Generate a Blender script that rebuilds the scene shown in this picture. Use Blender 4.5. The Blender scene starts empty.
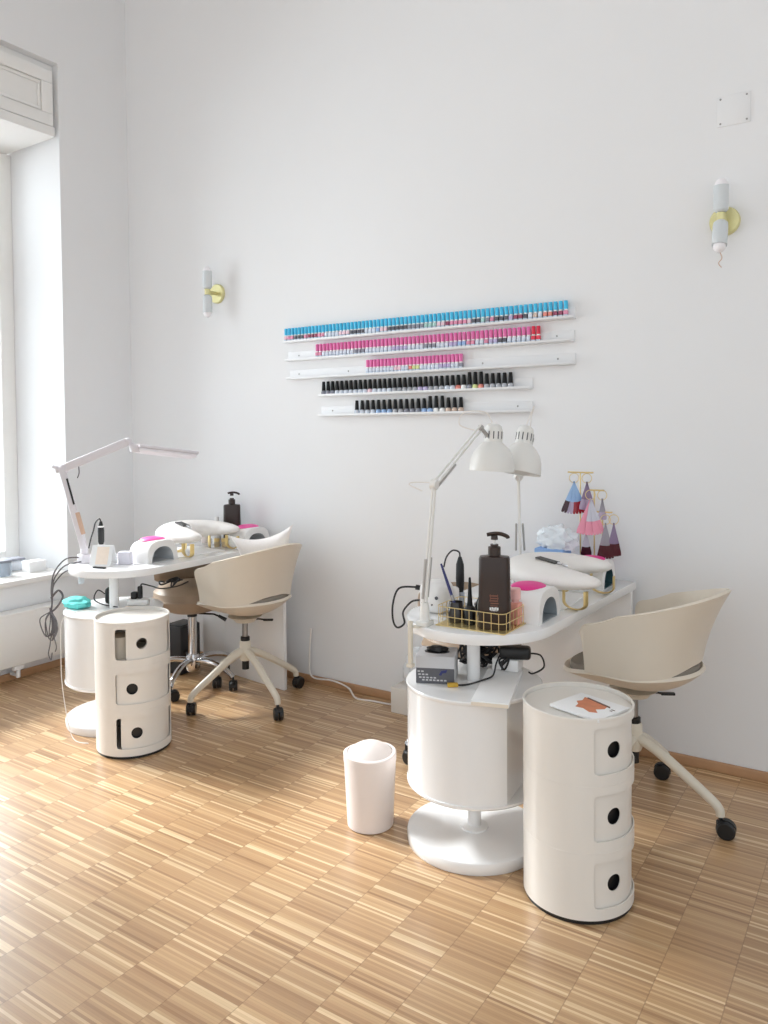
import bpy, bmesh, math, random
from mathutils import Vector, Matrix
random.seed(7)
S = bpy.context.scene
COL = S.collection
PI = math.pi
R = math.radians

# ------------------------------------------------------------------ materials
def lin(c):
    return tuple((x / 12.92 if x <= .04045 else ((x + .055) / 1.055) ** 2.4) for x in c)
def mat(name, rgb, rough=.5, metal=0., var=.03, scale=30., bump=0., trans=0., coat=0., emit=0., alpha=1., spec=.5, srgb=True):
    m = bpy.data.materials.new(name); m.use_nodes = True
    nt = m.node_tree; b = nt.nodes['Principled BSDF']
    c = lin(rgb) if srgb else rgb
    b.inputs['Roughness'].default_value = rough
    b.inputs['Metallic'].default_value = metal
    b.inputs['Transmission Weight'].default_value = trans
    b.inputs['Coat Weight'].default_value = coat
    b.inputs['Coat Roughness'].default_value = .08
    b.inputs['Specular IOR Level'].default_value = spec
    b.inputs['Alpha'].default_value = alpha
    tc = nt.nodes.new('ShaderNodeTexCoord'); n = nt.nodes.new('ShaderNodeTexNoise')
    n.inputs['Scale'].default_value = scale; n.inputs['Detail'].default_value = 3
    nt.links.new(tc.outputs['Object'], n.inputs['Vector'])
    r = nt.nodes.new('ShaderNodeValToRGB')
    r.color_ramp.elements[0].color = (*[max(0, x * (1 - var)) for x in c], 1)
    r.color_ramp.elements[1].color = (*[min(1, x * (1 + var)) for x in c], 1)
    nt.links.new(n.outputs['Fac'], r.inputs['Fac'])
    nt.links.new(r.outputs['Color'], b.inputs['Base Color'])
    if emit:
        b.inputs['Emission Color'].default_value = (*c, 1); b.inputs['Emission Strength'].default_value = emit
    if bump:
        bp = nt.nodes.new('ShaderNodeBump'); bp.inputs['Strength'].default_value = bump; bp.inputs['Distance'].default_value = .002
        nt.links.new(n.outputs['Fac'], bp.inputs['Height']); nt.links.new(bp.outputs['Normal'], b.inputs['Normal'])
    return m

def floor_mat():
    m = bpy.data.materials.new('oak strip parquet'); m.use_nodes = True
    nt = m.node_tree; N = nt.nodes; L = nt.links; b = N['Principled BSDF']
    tc = N.new('ShaderNodeTexCoord'); sp = N.new('ShaderNodeSeparateXYZ'); L.new(tc.outputs['Object'], sp.inputs[0])
    def math_(op, a, b_=None, c=None):
        n = N.new('ShaderNodeMath'); n.operation = op
        for i, v in enumerate((a, b_, c)):
            if v is None: continue
            if isinstance(v, (int, float)): n.inputs[i].default_value = v
            else: L.new(v, n.inputs[i])
        return n.outputs[0]
    W = .1625; SW = .0079
    xs = math_('DIVIDE', math_('ADD', sp.outputs[0], 1.135 + W * 40), W)
    colid = math_('FLOOR', xs); fx = math_('FRACT', xs)
    wn = N.new('ShaderNodeTexWhiteNoise'); wn.noise_dimensions = '1D'; L.new(colid, wn.inputs['W'])
    yo = math_('ADD', sp.outputs[1], math_('MULTIPLY', wn.outputs['Value'], .16))
    ys = math_('DIVIDE', math_('ADD', yo, 20.), SW)
    sid = math_('FLOOR', ys); fy = math_('FRACT', ys)
    cv = N.new('ShaderNodeCombineXYZ'); L.new(colid, cv.inputs[0]); L.new(sid, cv.inputs[1])
    w2 = N.new('ShaderNodeTexWhiteNoise'); w2.noise_dimensions = '2D'; L.new(cv.outputs[0], w2.inputs['Vector'])
    pid = math_('FLOOR', math_('DIVIDE', math_('ADD', yo, 20.), SW * 21))
    cv3 = N.new('ShaderNodeCombineXYZ'); L.new(colid, cv3.inputs[0]); L.new(pid, cv3.inputs[1])
    w3 = N.new('ShaderNodeTexWhiteNoise'); w3.noise_dimensions = '2D'; L.new(cv3.outputs[0], w3.inputs['Vector'])
    ramp = N.new('ShaderNodeValToRGB'); e = ramp.color_ramp.elements
    e[0].position = 0; e[0].color = (*lin((.61, .46, .32)), 1)
    e[1].position = 1; e[1].color = (*lin((.90, .79, .63)), 1)
    for p, c in ((.10, (.685, .535, .385)), (.55, (.74, .595, .435)), (.82, (.785, .645, .48)), (.9, (.85, .73, .57))):
        q = e.new(p); q.color = (*lin(c), 1)
    L.new(w2.outputs['Value'], ramp.inputs[0])
    # panel tone
    hs = N.new('ShaderNodeHueSaturation'); L.new(ramp.outputs[0], hs.inputs['Color'])
    L.new(math_('ADD', math_('MULTIPLY', w3.outputs['Value'], .13), .97), hs.inputs['Value'])
    # grain
    mp = N.new('ShaderNodeMapping'); mp.inputs['Scale'].default_value = (8, 260, 1); L.new(tc.outputs['Object'], mp.inputs[0])
    gn = N.new('ShaderNodeTexNoise'); gn.inputs['Scale'].default_value = 1.; gn.inputs['Detail'].default_value = 4; L.new(mp.outputs[0], gn.inputs['Vector'])
    mx = N.new('ShaderNodeMix'); mx.data_type = 'RGBA'; mx.blend_type = 'MULTIPLY'; mx.inputs['Factor'].default_value = .22
    L.new(hs.outputs[0], mx.inputs['A']); L.new(gn.outputs['Fac'], mx.inputs['B'])
    # joints
    ex = math_('MINIMUM', fx, math_('SUBTRACT', 1., fx)); jx = math_('LESS_THAN', ex, .008)
    ey = math_('MINIMUM', fy, math_('SUBTRACT', 1., fy)); jy = math_('LESS_THAN', ey, .05)
    j = math_('MAXIMUM', jx, math_('MULTIPLY', jy, .45))
    mj = N.new('ShaderNodeMix'); mj.data_type = 'RGBA'; L.new(math_('MULTIPLY', j, .45), mj.inputs['Factor'])
    L.new(mx.outputs['Result'], mj.inputs['A']); mj.inputs['B'].default_value = (*lin((.42, .28, .16)), 1)
    L.new(mj.outputs['Result'], b.inputs['Base Color'])
    b.inputs['Roughness'].default_value = .30
    b.inputs['Specular IOR Level'].default_value = .62
    b.inputs['Coat Weight'].default_value = .45; b.inputs['Coat Roughness'].default_value = .27
    bp = N.new('ShaderNodeBump'); bp.inputs['Strength'].default_value = .12; bp.inputs['Distance'].default_value = .001
    L.new(w2.outputs['Value'], bp.inputs['Height']); L.new(bp.outputs[0], b.inputs['Normal'])
    return m

def glass_mat(name, tint=(.97, .99, 1.), refl=.12):
    m = bpy.data.materials.new(name); m.use_nodes = True
    nt = m.node_tree; N = nt.nodes; N.remove(N['Principled BSDF'])
    t = N.new('ShaderNodeBsdfTransparent'); t.inputs[0].default_value = (*tint, 1)
    g = N.new('ShaderNodeBsdfGlossy'); g.inputs['Roughness'].default_value = .03
    f = N.new('ShaderNodeFresnel'); f.inputs[0].default_value = 1.45
    mx = N.new('ShaderNodeMixShader'); nt.links.new(f.outputs[0], mx.inputs[0]); nt.links.new(t.outputs[0], mx.inputs[1]); nt.links.new(g.outputs[0], mx.inputs[2])
    nt.links.new(mx.outputs[0], N['Material Output'].inputs[0])
    return m

WALL = mat('white wall paint', (.905, .907, .912), .75, var=.008, scale=6, bump=.03)
TRIM = mat('white gloss trim paint', (.93, .925, .915), .4, var=.01)
FLOOR = floor_mat()
OAK = mat('oak baseboard', (.72, .56, .42), .45, var=.12, scale=18)
LACQ = mat('white lacquer', (.93, .93, .93), .12, var=.005, coat=.3)
WPLAS = mat('warm white plastic', (.90, .882, .855), .28, var=.005)
CREAM = mat('cream plastic shell', (.865, .825, .765), .42, var=.012)
CREAMM = mat('cream powder coat', (.86, .83, .77), .4, var=.01)
CHAIRPAD = mat('grey beige felt', (.56, .53, .49), .9, var=.08, scale=120, bump=.2)
LEATHER = mat('taupe leather', (.62, .54, .46), .5, var=.04, bump=.1)
BLACKP = mat('black plastic', (.07, .07, .075), .4)
BLACKS = mat('black satin cap', (.03, .03, .035), .42, spec=.3)
CHROME = mat('chrome', (.82, .82, .83), .12, 1.)
SPRING = mat('light grey steel spring', (.70, .69, .68), .4, .4)
STEEL = mat('grey steel', (.62, .61, .60), .3, 1.)
GOLD = mat('brass gold', (.90, .81, .58), .32, .75)
PALEBRASS = mat('pale brass', (.86, .83, .62), .35, .55)
WMETAL = mat('white powder coat', (.90, .895, .88), .35, var=.008)
SCONCEW = mat('grey white lamp cup', (.82, .84, .85), .4)
LILACW = mat('white lamp plastic', (.85, .835, .855), .4, var=.008)
BINM = mat('blush white plastic', (.905, .865, .845), .42, var=.008)
PAPER = mat('white paper', (.94, .94, .94), .8, var=.01, bump=.05)
CARDB = mat('cream card', (.90, .86, .80), .8, var=.03)
BROWN = mat('dark brown bottle plastic', (.19, .13, .105), .35, var=.03)
PINK = mat('magenta plastic', (.90, .20, .56), .45)
LPINK = mat('bright pink plastic', (.95, .36, .66), .45)
WHITEP = mat('white plastic', (.93, .925, .92), .3, var=.006)
PUWHITE = mat('white padded leatherette', (.93, .915, .90), .45, var=.01, bump=.05)
DARKIN = mat('dark lamp interior', (.58, .61, .63), .3)
GREYIN = mat('grey lamp interior', (.78, .79, .80), .4)
TEALIN = mat('teal grey lamp interior', (.24, .36, .38), .3)
BLUELBL = mat('light blue paper', (.56, .70, .89), .7)
CLEARF = mat('crumpled white film', (.90, .92, .94), .25, var=.03, scale=20, bump=.5)
TEALC = mat('turquoise cloth', (.42, .82, .80), .85, var=.15, scale=40, bump=.4)
GREYLBL = mat('grey printed card', (.36, .36, .38), .6, var=.1)
GREYW = mat('light grey card', (.78, .78, .79), .6, var=.03)
NAVY = mat('navy blue plastic', (.16, .18, .42), .35)
SMOKE = mat('smoked glass', (.20, .18, .17), .12, var=.3, scale=60)
ROSE = mat('pink amber liquid', (.90, .62, .55), .15, var=.12, scale=50)
CUSHION = mat('off white cotton', (.90, .88, .87), .9, var=.03, scale=80, bump=.2)
BULB = mat('frosted bulb glass', (.95, .94, .95), .3, var=.005)
ORANGEP = mat('terracotta print', (.80, .50, .36), .6, var=.25, scale=60)
DARKPR = mat('dark print', (.36, .24, .20), .6, var=.2)
TAN = mat('tan strip', (.80, .68, .60), .6)
PEACH = mat('peach print', (.97, .91, .85), .7, var=.06, scale=60)
CYANCAP = mat('cyan cap', (.27, .75, .91), .35)
PINKCAP = mat('pink cap', (.89, .44, .68), .35)
REDCAP = mat('crimson cap', (.86, .15, .28), .35)
LEDGE = mat('white painted ledge', (.91, .912, .917), .5, var=.004)
ACRYL = mat('white acrylic', (.95, .95, .95), .15, var=.004)
CORDW = mat('white cable', (.90, .88, .86), .5)
CORDB = mat('black cable', (.10, .10, .11), .5)
CORDG = mat('grey cable', (.34, .32, .33), .5)
GLASS = glass_mat('window glass')
YELLOWP = mat('yellow plug', (.80, .64, .22), .5)
LEDM = mat('lamp diffuser', (.94, .93, .95), .35, var=.004)

# ------------------------------------------------------------------ mesh helpers
def BM(): return bmesh.new()
def merge(bm, other, M=None, mi=0):
    vm = {}
    for v in other.verts:
        vm[v] = bm.verts.new((M @ v.co) if M else v.co)
    for f in other.faces:
        try:
            nf = bm.faces.new([vm[v] for v in f.verts]); nf.material_index = mi
        except ValueError: pass
    other.free()
def box(bm, c, s, rz=0., bev=0., M=None, seg=2, mi=0):
    t = bmesh.new(); bmesh.ops.create_cube(t, size=1.)
    for v in t.verts: v.co = Vector((v.co.x * s[0], v.co.y * s[1], v.co.z * s[2]))
    if bev: bmesh.ops.bevel(t, geom=t.edges[:], offset=min(bev, min(s) * .49), segments=seg, affect='EDGES', profile=.5)
    X = Matrix.Translation(Vector(c)) @ Matrix.Rotation(rz, 4, 'Z')
    merge(bm, t, (M @ X) if M else X, mi)
def lathe(bm, prof, seg=32, c=(0, 0, 0), M=None, mi=0, cap=True):
    rings = []
    X = Matrix.Translation(Vector(c))
    if M: X = X @ M
    for r, z in prof:
        if r < 1e-6: rings.append([bm.verts.new(X @ Vector((0, 0, z)))])
        else: rings.append([bm.verts.new(X @ Vector((r * math.cos(2 * PI * i / seg), r * math.sin(2 * PI * i / seg), z))) for i in range(seg)])
    for a, b in zip(rings, rings[1:]):
        for i in range(seg):
            j = (i + 1) % seg
            if len(a) == 1 and len(b) == 1: continue
            if len(a) == 1: f = bm.faces.new((a[0], b[j], b[i]))
            elif len(b) == 1: f = bm.faces.new((a[i], a[j], b[0]))
            else: f = bm.faces.new((a[i], a[j], b[j], b[i]))
            f.material_index = mi
    if cap:
        if len(rings[0]) > 1: bm.faces.new(rings[0][::-1]).material_index = mi
        if len(rings[-1]) > 1: bm.faces.new(rings[-1]).material_index = mi
def catmull(pts, n=6, closed=False):
    P = [Vector(p) for p in pts]; out = []
    m = len(P)
    for i in range(m if closed else m - 1):
        if closed: a, b, c, d = P[(i - 1) % m], P[i], P[(i + 1) % m], P[(i + 2) % m]
        else: a, b, c, d = P[max(i - 1, 0)], P[i], P[i + 1], P[min(i + 2, m - 1)]
        for k in range(n):
            t = k / n
            out.append(.5 * ((2 * b) + (c - a) * t + (2 * a - 5 * b + 4 * c - d) * t * t + (3 * b - a - 3 * c + d) * t ** 3))
    if not closed: out.append(P[-1])
    return out
def tube(bm, pts, r, seg=8, closed=False, mi=0, sx=1., sy=1., up=None):
    P = [Vector(p) for p in pts]; n = len(P)
    rs = r if isinstance(r, (list, tuple)) else [r] * n
    T = []
    for i in range(n):
        if closed: d = P[(i + 1) % n] - P[i - 1]
        else: d = P[min(i + 1, n - 1)] - P[max(i - 1, 0)]
        T.append(d.normalized())
    u = Vector(up) if up else (Vector((0, 0, 1)) if abs(T[0].z) < .9 else Vector((1, 0, 0)))
    rings = []
    for i in range(n):
        if up: u = Vector(up)
        u = (u - T[i] * u.dot(T[i])).normalized(); w = T[i].cross(u)
        rings.append([bm.verts.new(P[i] + rs[i] * (sx * math.cos(2 * PI * k / seg) * w + sy * math.sin(2 * PI * k / seg) * u)) for k in range(seg)])
    for i in range(n if closed else n - 1):
        a, b = rings[i], rings[(i + 1) % n]
        for k in range(seg):
            bm.faces.new((a[k], a[(k + 1) % seg], b[(k + 1) % seg], b[k])).material_index = mi
    if not closed:
        bm.faces.new(rings[0][::-1]).material_index = mi; bm.faces.new(rings[-1]).material_index = mi
def prism(bm, out, z0, z1, bev=0., M=None, mi=0, seg=2):
    t = bmesh.new()
    a = [t.verts.new((x, y, z0)) for x, y in out]; b = [t.verts.new((x, y, z1)) for x, y in out]
    n = len(out)
    t.faces.new(a[::-1]); t.faces.new(b)
    for i in range(n): t.faces.new((a[i], a[(i + 1) % n], b[(i + 1) % n], b[i]))
    bmesh.ops.recalc_face_normals(t, faces=t.faces[:])
    if bev:
        es = [e for e in t.edges if abs(e.verts[0].co.z - e.verts[1].co.z) < 1e-7]
        bmesh.ops.bevel(t, geom=es, offset=bev, segments=seg, affect='EDGES', profile=.5)
    merge(bm, t, M, mi)
def grid(bm, fn, nu, nv, cu=False, mi=0):
    V = [[bm.verts.new(fn(i / nu, j / nv)) for j in range(nv + 1)] for i in range(nu if cu else nu + 1)]
    for i in range(nu):
        for j in range(nv):
            i2 = (i + 1) % nu if cu else i + 1
            try: bm.faces.new((V[i][j], V[i2][j], V[i2][j + 1], V[i][j + 1])).material_index = mi
            except ValueError: pass
    return V
def ball(bm, c, r, s=(1, 1, 1), seg=20, M=None, mi=0):
    X = (M or Matrix.Identity(4))
    prof = [(math.sin(PI * i / 10), -math.cos(PI * i / 10)) for i in range(11)]
    prof[0] = (0, -1); prof[-1] = (0, 1)
    lathe(bm, prof, seg, c, X @ Matrix.Diagonal((r * s[0], r * s[1], r * s[2], 1)), mi, cap=False)
def align(a, b):
    """matrix taking local z axis onto a->b with origin at a"""
    d = Vector(b) - Vector(a)
    return Matrix.Translation(Vector(a)) @ d.to_track_quat('Z', 'Y').to_matrix().to_4x4()
def rod(bm, a, b, r, seg=12, mi=0):
    L = (Vector(b) - Vector(a)).length
    lathe(bm, [(r, 0), (r, L)], seg, (0, 0, 0), align(a, b), mi)

def obj(name, bm, mats, parent=None, ang=38, solid=0., off=-1.):
    bmesh.ops.recalc_face_normals(bm, faces=bm.faces[:])
    me = bpy.data.meshes.new(name); bm.to_mesh(me); bm.free()
    for m in (mats if isinstance(mats, (list, tuple)) else [mats]): me.materials.append(m)
    me.shade_smooth(); me.set_sharp_from_angle(angle=R(ang))
    o = bpy.data.objects.new(name, me); COL.objects.link(o)
    if parent: o.parent = parent
    if solid:
        s = o.modifiers.new('thickness', 'SOLIDIFY'); s.thickness = solid; s.offset = off
        dg = bpy.context.evaluated_depsgraph_get(); dg.update()
        m2 = bpy.data.meshes.new_from_object(o.evaluated_get(dg)); o.modifiers.clear(); o.data = m2; m2.name = name
        m2.shade_smooth(); m2.set_sharp_from_angle(angle=R(ang))
    return o
def tag(o, label, cat, group=None, kind=None):
    o['label'] = label; o['category'] = cat
    if group: o['group'] = group
    if kind: o['kind'] = kind
    return o
def thing(name, label, cat, loc=(0, 0, 0), rz=0., group=None):
    o = bpy.data.objects.new(name, None); COL.objects.link(o); o.empty_display_size = .05
    o.location = loc; o.rotation_euler = (0, 0, rz)
    return tag(o, label, cat, group)
def struct(name, bm, m, label, cat, parent=None, ang=38):
    o = obj(name, bm, m, parent, ang)
    if not parent:
        o['kind'] = 'structure'; o['label'] = label; o['category'] = cat
    return o

# ------------------------------------------------------------------ room
D = 3.282; LX = -4.09; CH = 4.35; XR = 2.4; YN = -2.6; WT = .62
SILL = .55; WTOP = 3.517; WY1 = 2.798; WY0 = 1.15
bm = BM(); box(bm, ((LX + XR) / 2, (YN + D) / 2, -.05), (XR - LX + .4, D - YN + .4, .1)); struct('floor', bm, FLOOR, 'light oak strip parquet floor of the room', 'floor')
bm = BM(); box(bm, ((LX + XR) / 2, D + .1, CH / 2), (XR - LX + .4, .2, CH)); struct('wall_back', bm, WALL, 'plain white back wall carrying the polish shelves', 'wall')
bm = BM(); box(bm, ((LX + XR) / 2, (YN + D) / 2, CH + .05), (XR - LX + .4, D - YN + .4, .1)); struct('ceiling', bm, WALL, 'white ceiling above the frame', 'ceiling')
bm = BM(); box(bm, (XR + .1, (1.6 + D) / 2, CH / 2), (.2, D - 1.6, CH)); struct('wall_right', bm, WALL, 'white wall on the right outside the picture', 'wall')
bm = BM()
cx = LX - WT / 2
W2 = (-1.35, .2)  # unseen second opening, added to let more light onto the floor
box(bm, (cx, (WY1 + D) / 2, CH / 2), (WT, D - WY1, CH))
box(bm, (cx, (WY0 + W2[1]) / 2, CH / 2), (WT, WY0 - W2[1], CH))
box(bm, (cx, (YN + W2[0]) / 2, CH / 2), (WT, W2[0] - YN, CH))
for a, b in ((WY0, WY1), W2):
    box(bm, (cx, (a + b) / 2, (SILL - .03) / 2), (WT, b - a, SILL - .03))
    box(bm, (cx, (a + b) / 2, (WTOP + CH) / 2), (WT, b - a, CH - WTOP))
struct('wall_left', bm, WALL, 'white left wall with the deep window opening', 'wall', ang=30)
bm = BM(); box(bm, ((LX + XR) / 2, D - .008, .02), (XR - LX, .016, .04), bev=.004); struct('baseboard_back', bm, OAK, 'low oak baseboard along the back wall', 'baseboard')
bm = BM(); box(bm, (LX + .008, (YN + D - .016) / 2, .02), (.016, D - .016 - YN, .04), bev=.004); struct('baseboard_left', bm, OAK, 'low oak baseboard along the left wall', 'baseboard')
for n, (a, b) in enumerate(((WY0, WY1), W2), 1):
    e = bpy.data.objects.new('window_%d' % n, None); COL.objects.link(e); e['kind'] = 'structure'
    e['label'] = 'tall white framed window in the left wall' if n == 1 else 'second left-wall window outside the picture, added to brighten the floor'; e['category'] = 'window'
    XW = LX - .53; ym = (a + b) / 2; zt = 3.087
    bm = BM()
    for y in (a + .045, b - .045): box(bm, (XW, y, (SILL + zt) / 2), (.07, .09, zt - SILL), bev=.006)
    for z in (SILL + .045, zt - .045): box(bm, (XW, ym, z), (.07, b - a - .18, .09), bev=.006)
    box(bm, (XW, ym, 2.35), (.06, b - a - .18, .06), bev=.006)
    box(bm, (XW, ym, (SILL + 2.32) / 2 + .045), (.06, .08, 2.32 - SILL - .09), bev=.006)
    struct('window_frame', bm, TRIM, '', '', e)
    for (y0, y1, z0, z1) in ((a + .09, ym - .04, SILL + .09, 2.32), (ym + .04, b - .09, SILL + .09, 2.32), (a + .09, b - .09, 2.38, zt - .09)):
        bm = BM(); box(bm, (XW, (y0 + y1) / 2, (z0 + z1) / 2), (.006, y1 - y0, z1 - z0)); struct('pane', bm, GLASS, '', '', e)
    # sill board
    bm = BM(); box(bm, (LX - WT / 2 + .012, ym, SILL - .015), (WT + .024, b - a, .03), bev=.006); struct('window_sill', bm, TRIM, '', '', e)
    # shutter box in the head of the opening
    bm = BM()
    x0 = LX - .022; zb = 3.087; zh = WTOP - .045
    box(bm, ((x0 + LX - WT + .05) / 2, ym - .01, (zb + zh) / 2), (x0 - (LX - WT + .05), b - a - .025, zh - zb), bev=.004)
    box(bm, ((LX - .055 + LX - WT + .05) / 2, ym, (zb + .02 + WTOP - .001) / 2), (WT - .105, b - a - .002, WTOP - zb - .022))  # added filler makes the deep cavity shallow so the gap above looks lit
    def fr(y0, y1, z0, z1, w, d):
        box(bm, (x0 + d / 2, (y0 + y1) / 2, z0 + w / 2), (d, y1 - y0, w), bev=.004); box(bm, (x0 + d / 2, (y0 + y1) / 2, z1 - w / 2), (d, y1 - y0, w), bev=.004)
        box(bm, (x0 + d / 2, y0 + w / 2, (z0 + z1) / 2), (d, w, z1 - z0 - 2 * w), bev=.004); box(bm, (x0 + d / 2, y1 - w / 2, (z0 + z1) / 2), (d, w, z1 - z0 - 2 * w), bev=.004)
    fr(a + .01, b - .03, zb + .06, zh - .01, .07, .014)
    fr(a + .085, b - .105, zb + .135, zh - .085, .018, .008)
    box(bm, (x0 + .010, ym - .01, zb + .028), (.02, b - a - .03, .056), bev=.004)
    struct('trim_%d' % n, bm, TRIM, 'panelled white shutter box in the head of the window' if n == 1 else 'shutter box of the added window outside the picture', 'trim')

# ------------------------------------------------------------------ radiator
t = thing('radiator', 'flat white panel radiator below the window sill', 'radiator', (LX, 0, 0))
bm = BM(); box(bm, (.085, 1.95, .245), (.05, 1.6, .29), bev=.008); obj('panel', bm, TRIM, t)
bm = BM(); box(bm, (.062, 1.95, .386), (.10, 1.6, .012), bev=.004); obj('top_grille', bm, TRIM, t)
for y in (1.4, 2.5):
    bm = BM(); box(bm, (.031, y, .24), (.058, .04, .16), bev=.004); obj('bracket', bm, TRIM, t)
bm = BM(); lathe(bm, [(.012, 0), (.012, .09)], 12, (.085, 2.42, .03)); box(bm, (.085, 2.42, .085), (.03, .06, .025), bev=.005); rod(bm, (.085, 2.42, .04), (.018, 2.42, .04), .009); obj('valve', bm, WHITEP, t)

# ------------------------------------------------------------------ things on the sill
bm = BM(); box(bm, (-4.26, 2.69, SILL + .031), (.08, .11, .062), bev=.004)
tag(obj('storage_box', bm, PAPER), 'small plain white box on the window sill', 'box')
t = thing('glass_jar', 'low clear glass jar at the left picture edge on the sill', 'jar', (-4.27, 2.50, SILL))
bm = BM(); lathe(bm, [(.045, 0), (.048, .01), (.048, .075), (.044, .08), (.041, .075), (.041, .012), (0, .01)], 24, cap=False); obj('vessel', bm, mat('pale blue glass', (.82, .86, .90), .1, trans=.6), t)
bm = BM(); lathe(bm, [(0, .0805), (.05, .0805), (.05, .092), (0, .094)], 24, cap=False); obj('lid', bm, mat('blue grey lid', (.50, .51, .55), .4), t)
bm = BM(); box(bm, (-4.40, 2.62, SILL + .03), (.10, .16, .06), bev=.01); box(bm, (-4.40, 2.62, SILL + .066), (.09, .15, .012), bev=.004, mi=1)
tag(obj('case', bm, [mat('pale grey case', (.80, .82, .85), .5), mat('grey lid case', (.55, .56, .60), .5)]), 'pale flat case with grey lid behind the jar on the sill', 'case')

# ------------------------------------------------------------------ sconces
def sconce(x, z, label, tilt=0.):
    t = thing('wall_sconce', label, 'wall lamp', (x, D, z), 0, 'twin brass wall sconces')
    My = Matrix.Rotation(R(90), 4, 'X')
    bm = BM(); lathe(bm, [(0, 0), (.056, 0), (.056, .012), (.052, .018), (0, .018)], 40, M=My, cap=False); obj('backplate', bm, PALEBRASS, t)
    bm = BM(); rod(bm, (0, -.018, 0), (0, -.085, 0), .011); lathe(bm, [(0, -.016), (.016, -.016), (.016, .016), (0, .016)], 20, (0, -.085, 0), cap=False); obj('arm', bm, PALEBRASS, t)
    for s, ti in ((1, 0), (-1, tilt)):
        Mx = Matrix.Translation(Vector((0, -.085, 0))) @ Matrix.Rotation(ti, 4, 'X') @ Matrix.Diagonal((1, 1, s, 1))
        bm = BM(); lathe(bm, [(0, .018), (.018, .018), (.026, .026), (.0275, .04), (.0275, .118), (.025, .118), (.025, .06), (0, .06)], 28, M=Mx, cap=False); c = obj('lamp_cup', bm, SCONCEW, t)
        bm = BM(); ball(bm, (0, 0, .120), .0235, (1, 1, 1.1), M=Matrix.Identity(4)); 
        for v in bm.verts: v.co = Mx @ v.co
        obj('bulb', bm, BULB, c)
    return t
sconce(-3.307, 2.171, 'twin brass wall sconce left of the polish shelves')
s2 = sconce(-.556, 2.172, 'twin brass wall sconce at the right, a wire end below it', R(-16))
bm = BM(); tube(bm, catmull([(0, -.115, -.135), (.008, -.11, -.16), (-.004, -.108, -.178), (.006, -.106, -.195)]), .0018, 6); obj('wire_end', bm, TAN, s2)
t = thing('cover_plate', 'square white blanking plate with four screws high on the wall', 'cover plate', (-.527, D, 2.598))
bm = BM(); box(bm, (0, -.002, 0), (.118, .004, .118), bev=.001); obj('plate', bm, WALL, t)
for sx in (-1, 1):
    for sz in (-1, 1):
        bm = BM(); lathe(bm, [(0, 0), (.004, 0), (.003, .0015), (0, .0018)], 12, (sx * .047, -.004, sz * .047), Matrix.Rotation(R(90), 4, 'X'), cap=False); obj('screw', bm, STEEL, t)

# ------------------------------------------------------------------ polish shelves and bottles
ORD = lambda n: '%d%s' % (n, 'th' if 10 <= n % 100 <= 20 else {1: 'st', 2: 'nd', 3: 'rd'}.get(n % 10, 'th'))
shelves = [  # x0, x1, z, text, screws (x)
    (-2.785, -1.155, 1.850, 'topmost white ledge holding the blue-capped polishes', ()),
    (-2.775, -1.161, 1.751, 'second white ledge from the top holding the long pink row', (-2.70, -1.24)),
    (-2.765, -1.157, 1.651, 'middle white ledge holding the short pink row', (-2.70, -2.37, -1.60, -1.235)),
    (-2.545, -1.353, 1.553, 'fourth white ledge from the top holding the long black row', ()),
    (-2.55, -1.354, 1.448, 'lowest white ledge holding the short black row', (-2.475, -1.425))]
for x0, x1, z, lb, scr in shelves:
    t = thing('wall_ledge', lb, 'shelf', ((x0 + x1) / 2, D, z), 0, 'white picture ledges on the wall')
    w = x1 - x0
    bm = BM(); box(bm, (0, -.0025, .022), (w, .005, .052), bev=.001); obj('back_strip', bm, LEDGE, t)
    bm = BM(); box(bm, (0, -.0215, -.002), (w, .033, .004), bev=.001); obj('ledge_board', bm, LEDGE, t)
    bm = BM(); box(bm, (0, -.0365, .003), (w, .003, .012), bev=.001); obj('front_lip', bm, LEDGE, t)
    for sx in scr:
        bm = BM(); lathe(bm, [(0, 0), (.0045, 0), (.0035, .0018), (0, .002)], 10, (sx - (x0 + x1) / 2, -.005, .026), Matrix.Rotation(R(90), 4, 'X'), cap=False); obj('screw', bm, STEEL, t)
PAL = {'clear': (.84, .87, .92), 'pale pink': (.93, .80, .84), 'pink': (.89, .58, .69), 'dark grey': (.36, .36, .40), 'grey': (.56, .57, .62),
       'wine red': (.60, .30, .40), 'mint': (.66, .82, .80), 'lilac': (.74, .70, .84), 'white': (.95, .95, .95), 'beige': (.83, .74, .68),
       'coral': (.90, .55, .50), 'lime': (.84, .88, .62), 'red': (.90, .25, .34), 'sky blue': (.62, .74, .90), 'silver': (.70, .71, .74)}
PM = {k: mat('polish ' + k, v, .15, var=.06, scale=90) for k, v in PAL.items()}
CLEARB = mat('clear bottle glass', (.80, .85, .91), .08, var=.05, scale=80)
def small_body(color):   # square shouldered small bottle with white collar
    bm = BM(); box(bm, (0, 0, .008), (.0185, .0185, .016), bev=.003, mi=0)
    box(bm, (0, 0, .0245), (.0175, .0175, .017), bev=.002, mi=1)
    lathe(bm, [(.0085, .033), (.0075, .039)], 10, mi=2)
    return obj('nail_polish', bm, [CLEARB, PM[color], ACRYL])
def small_cap(m, p):
    bm = BM(); lathe(bm, [(0, .039), (.0088, .039), (.0088, .074), (.0078, .0755), (0, .0755)], 12, cap=False); return obj('cap', bm, m, p)
def tall_body(color):
    bm = BM(); lathe(bm, [(0, 0), (.0125, 0), (.0138, .003), (.0138, .020), (.010, .026), (.007, .028), (.007, .03), (0, .03)], 12, cap=False)
    return obj('nail_polish', bm, [PM[color]])
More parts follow.
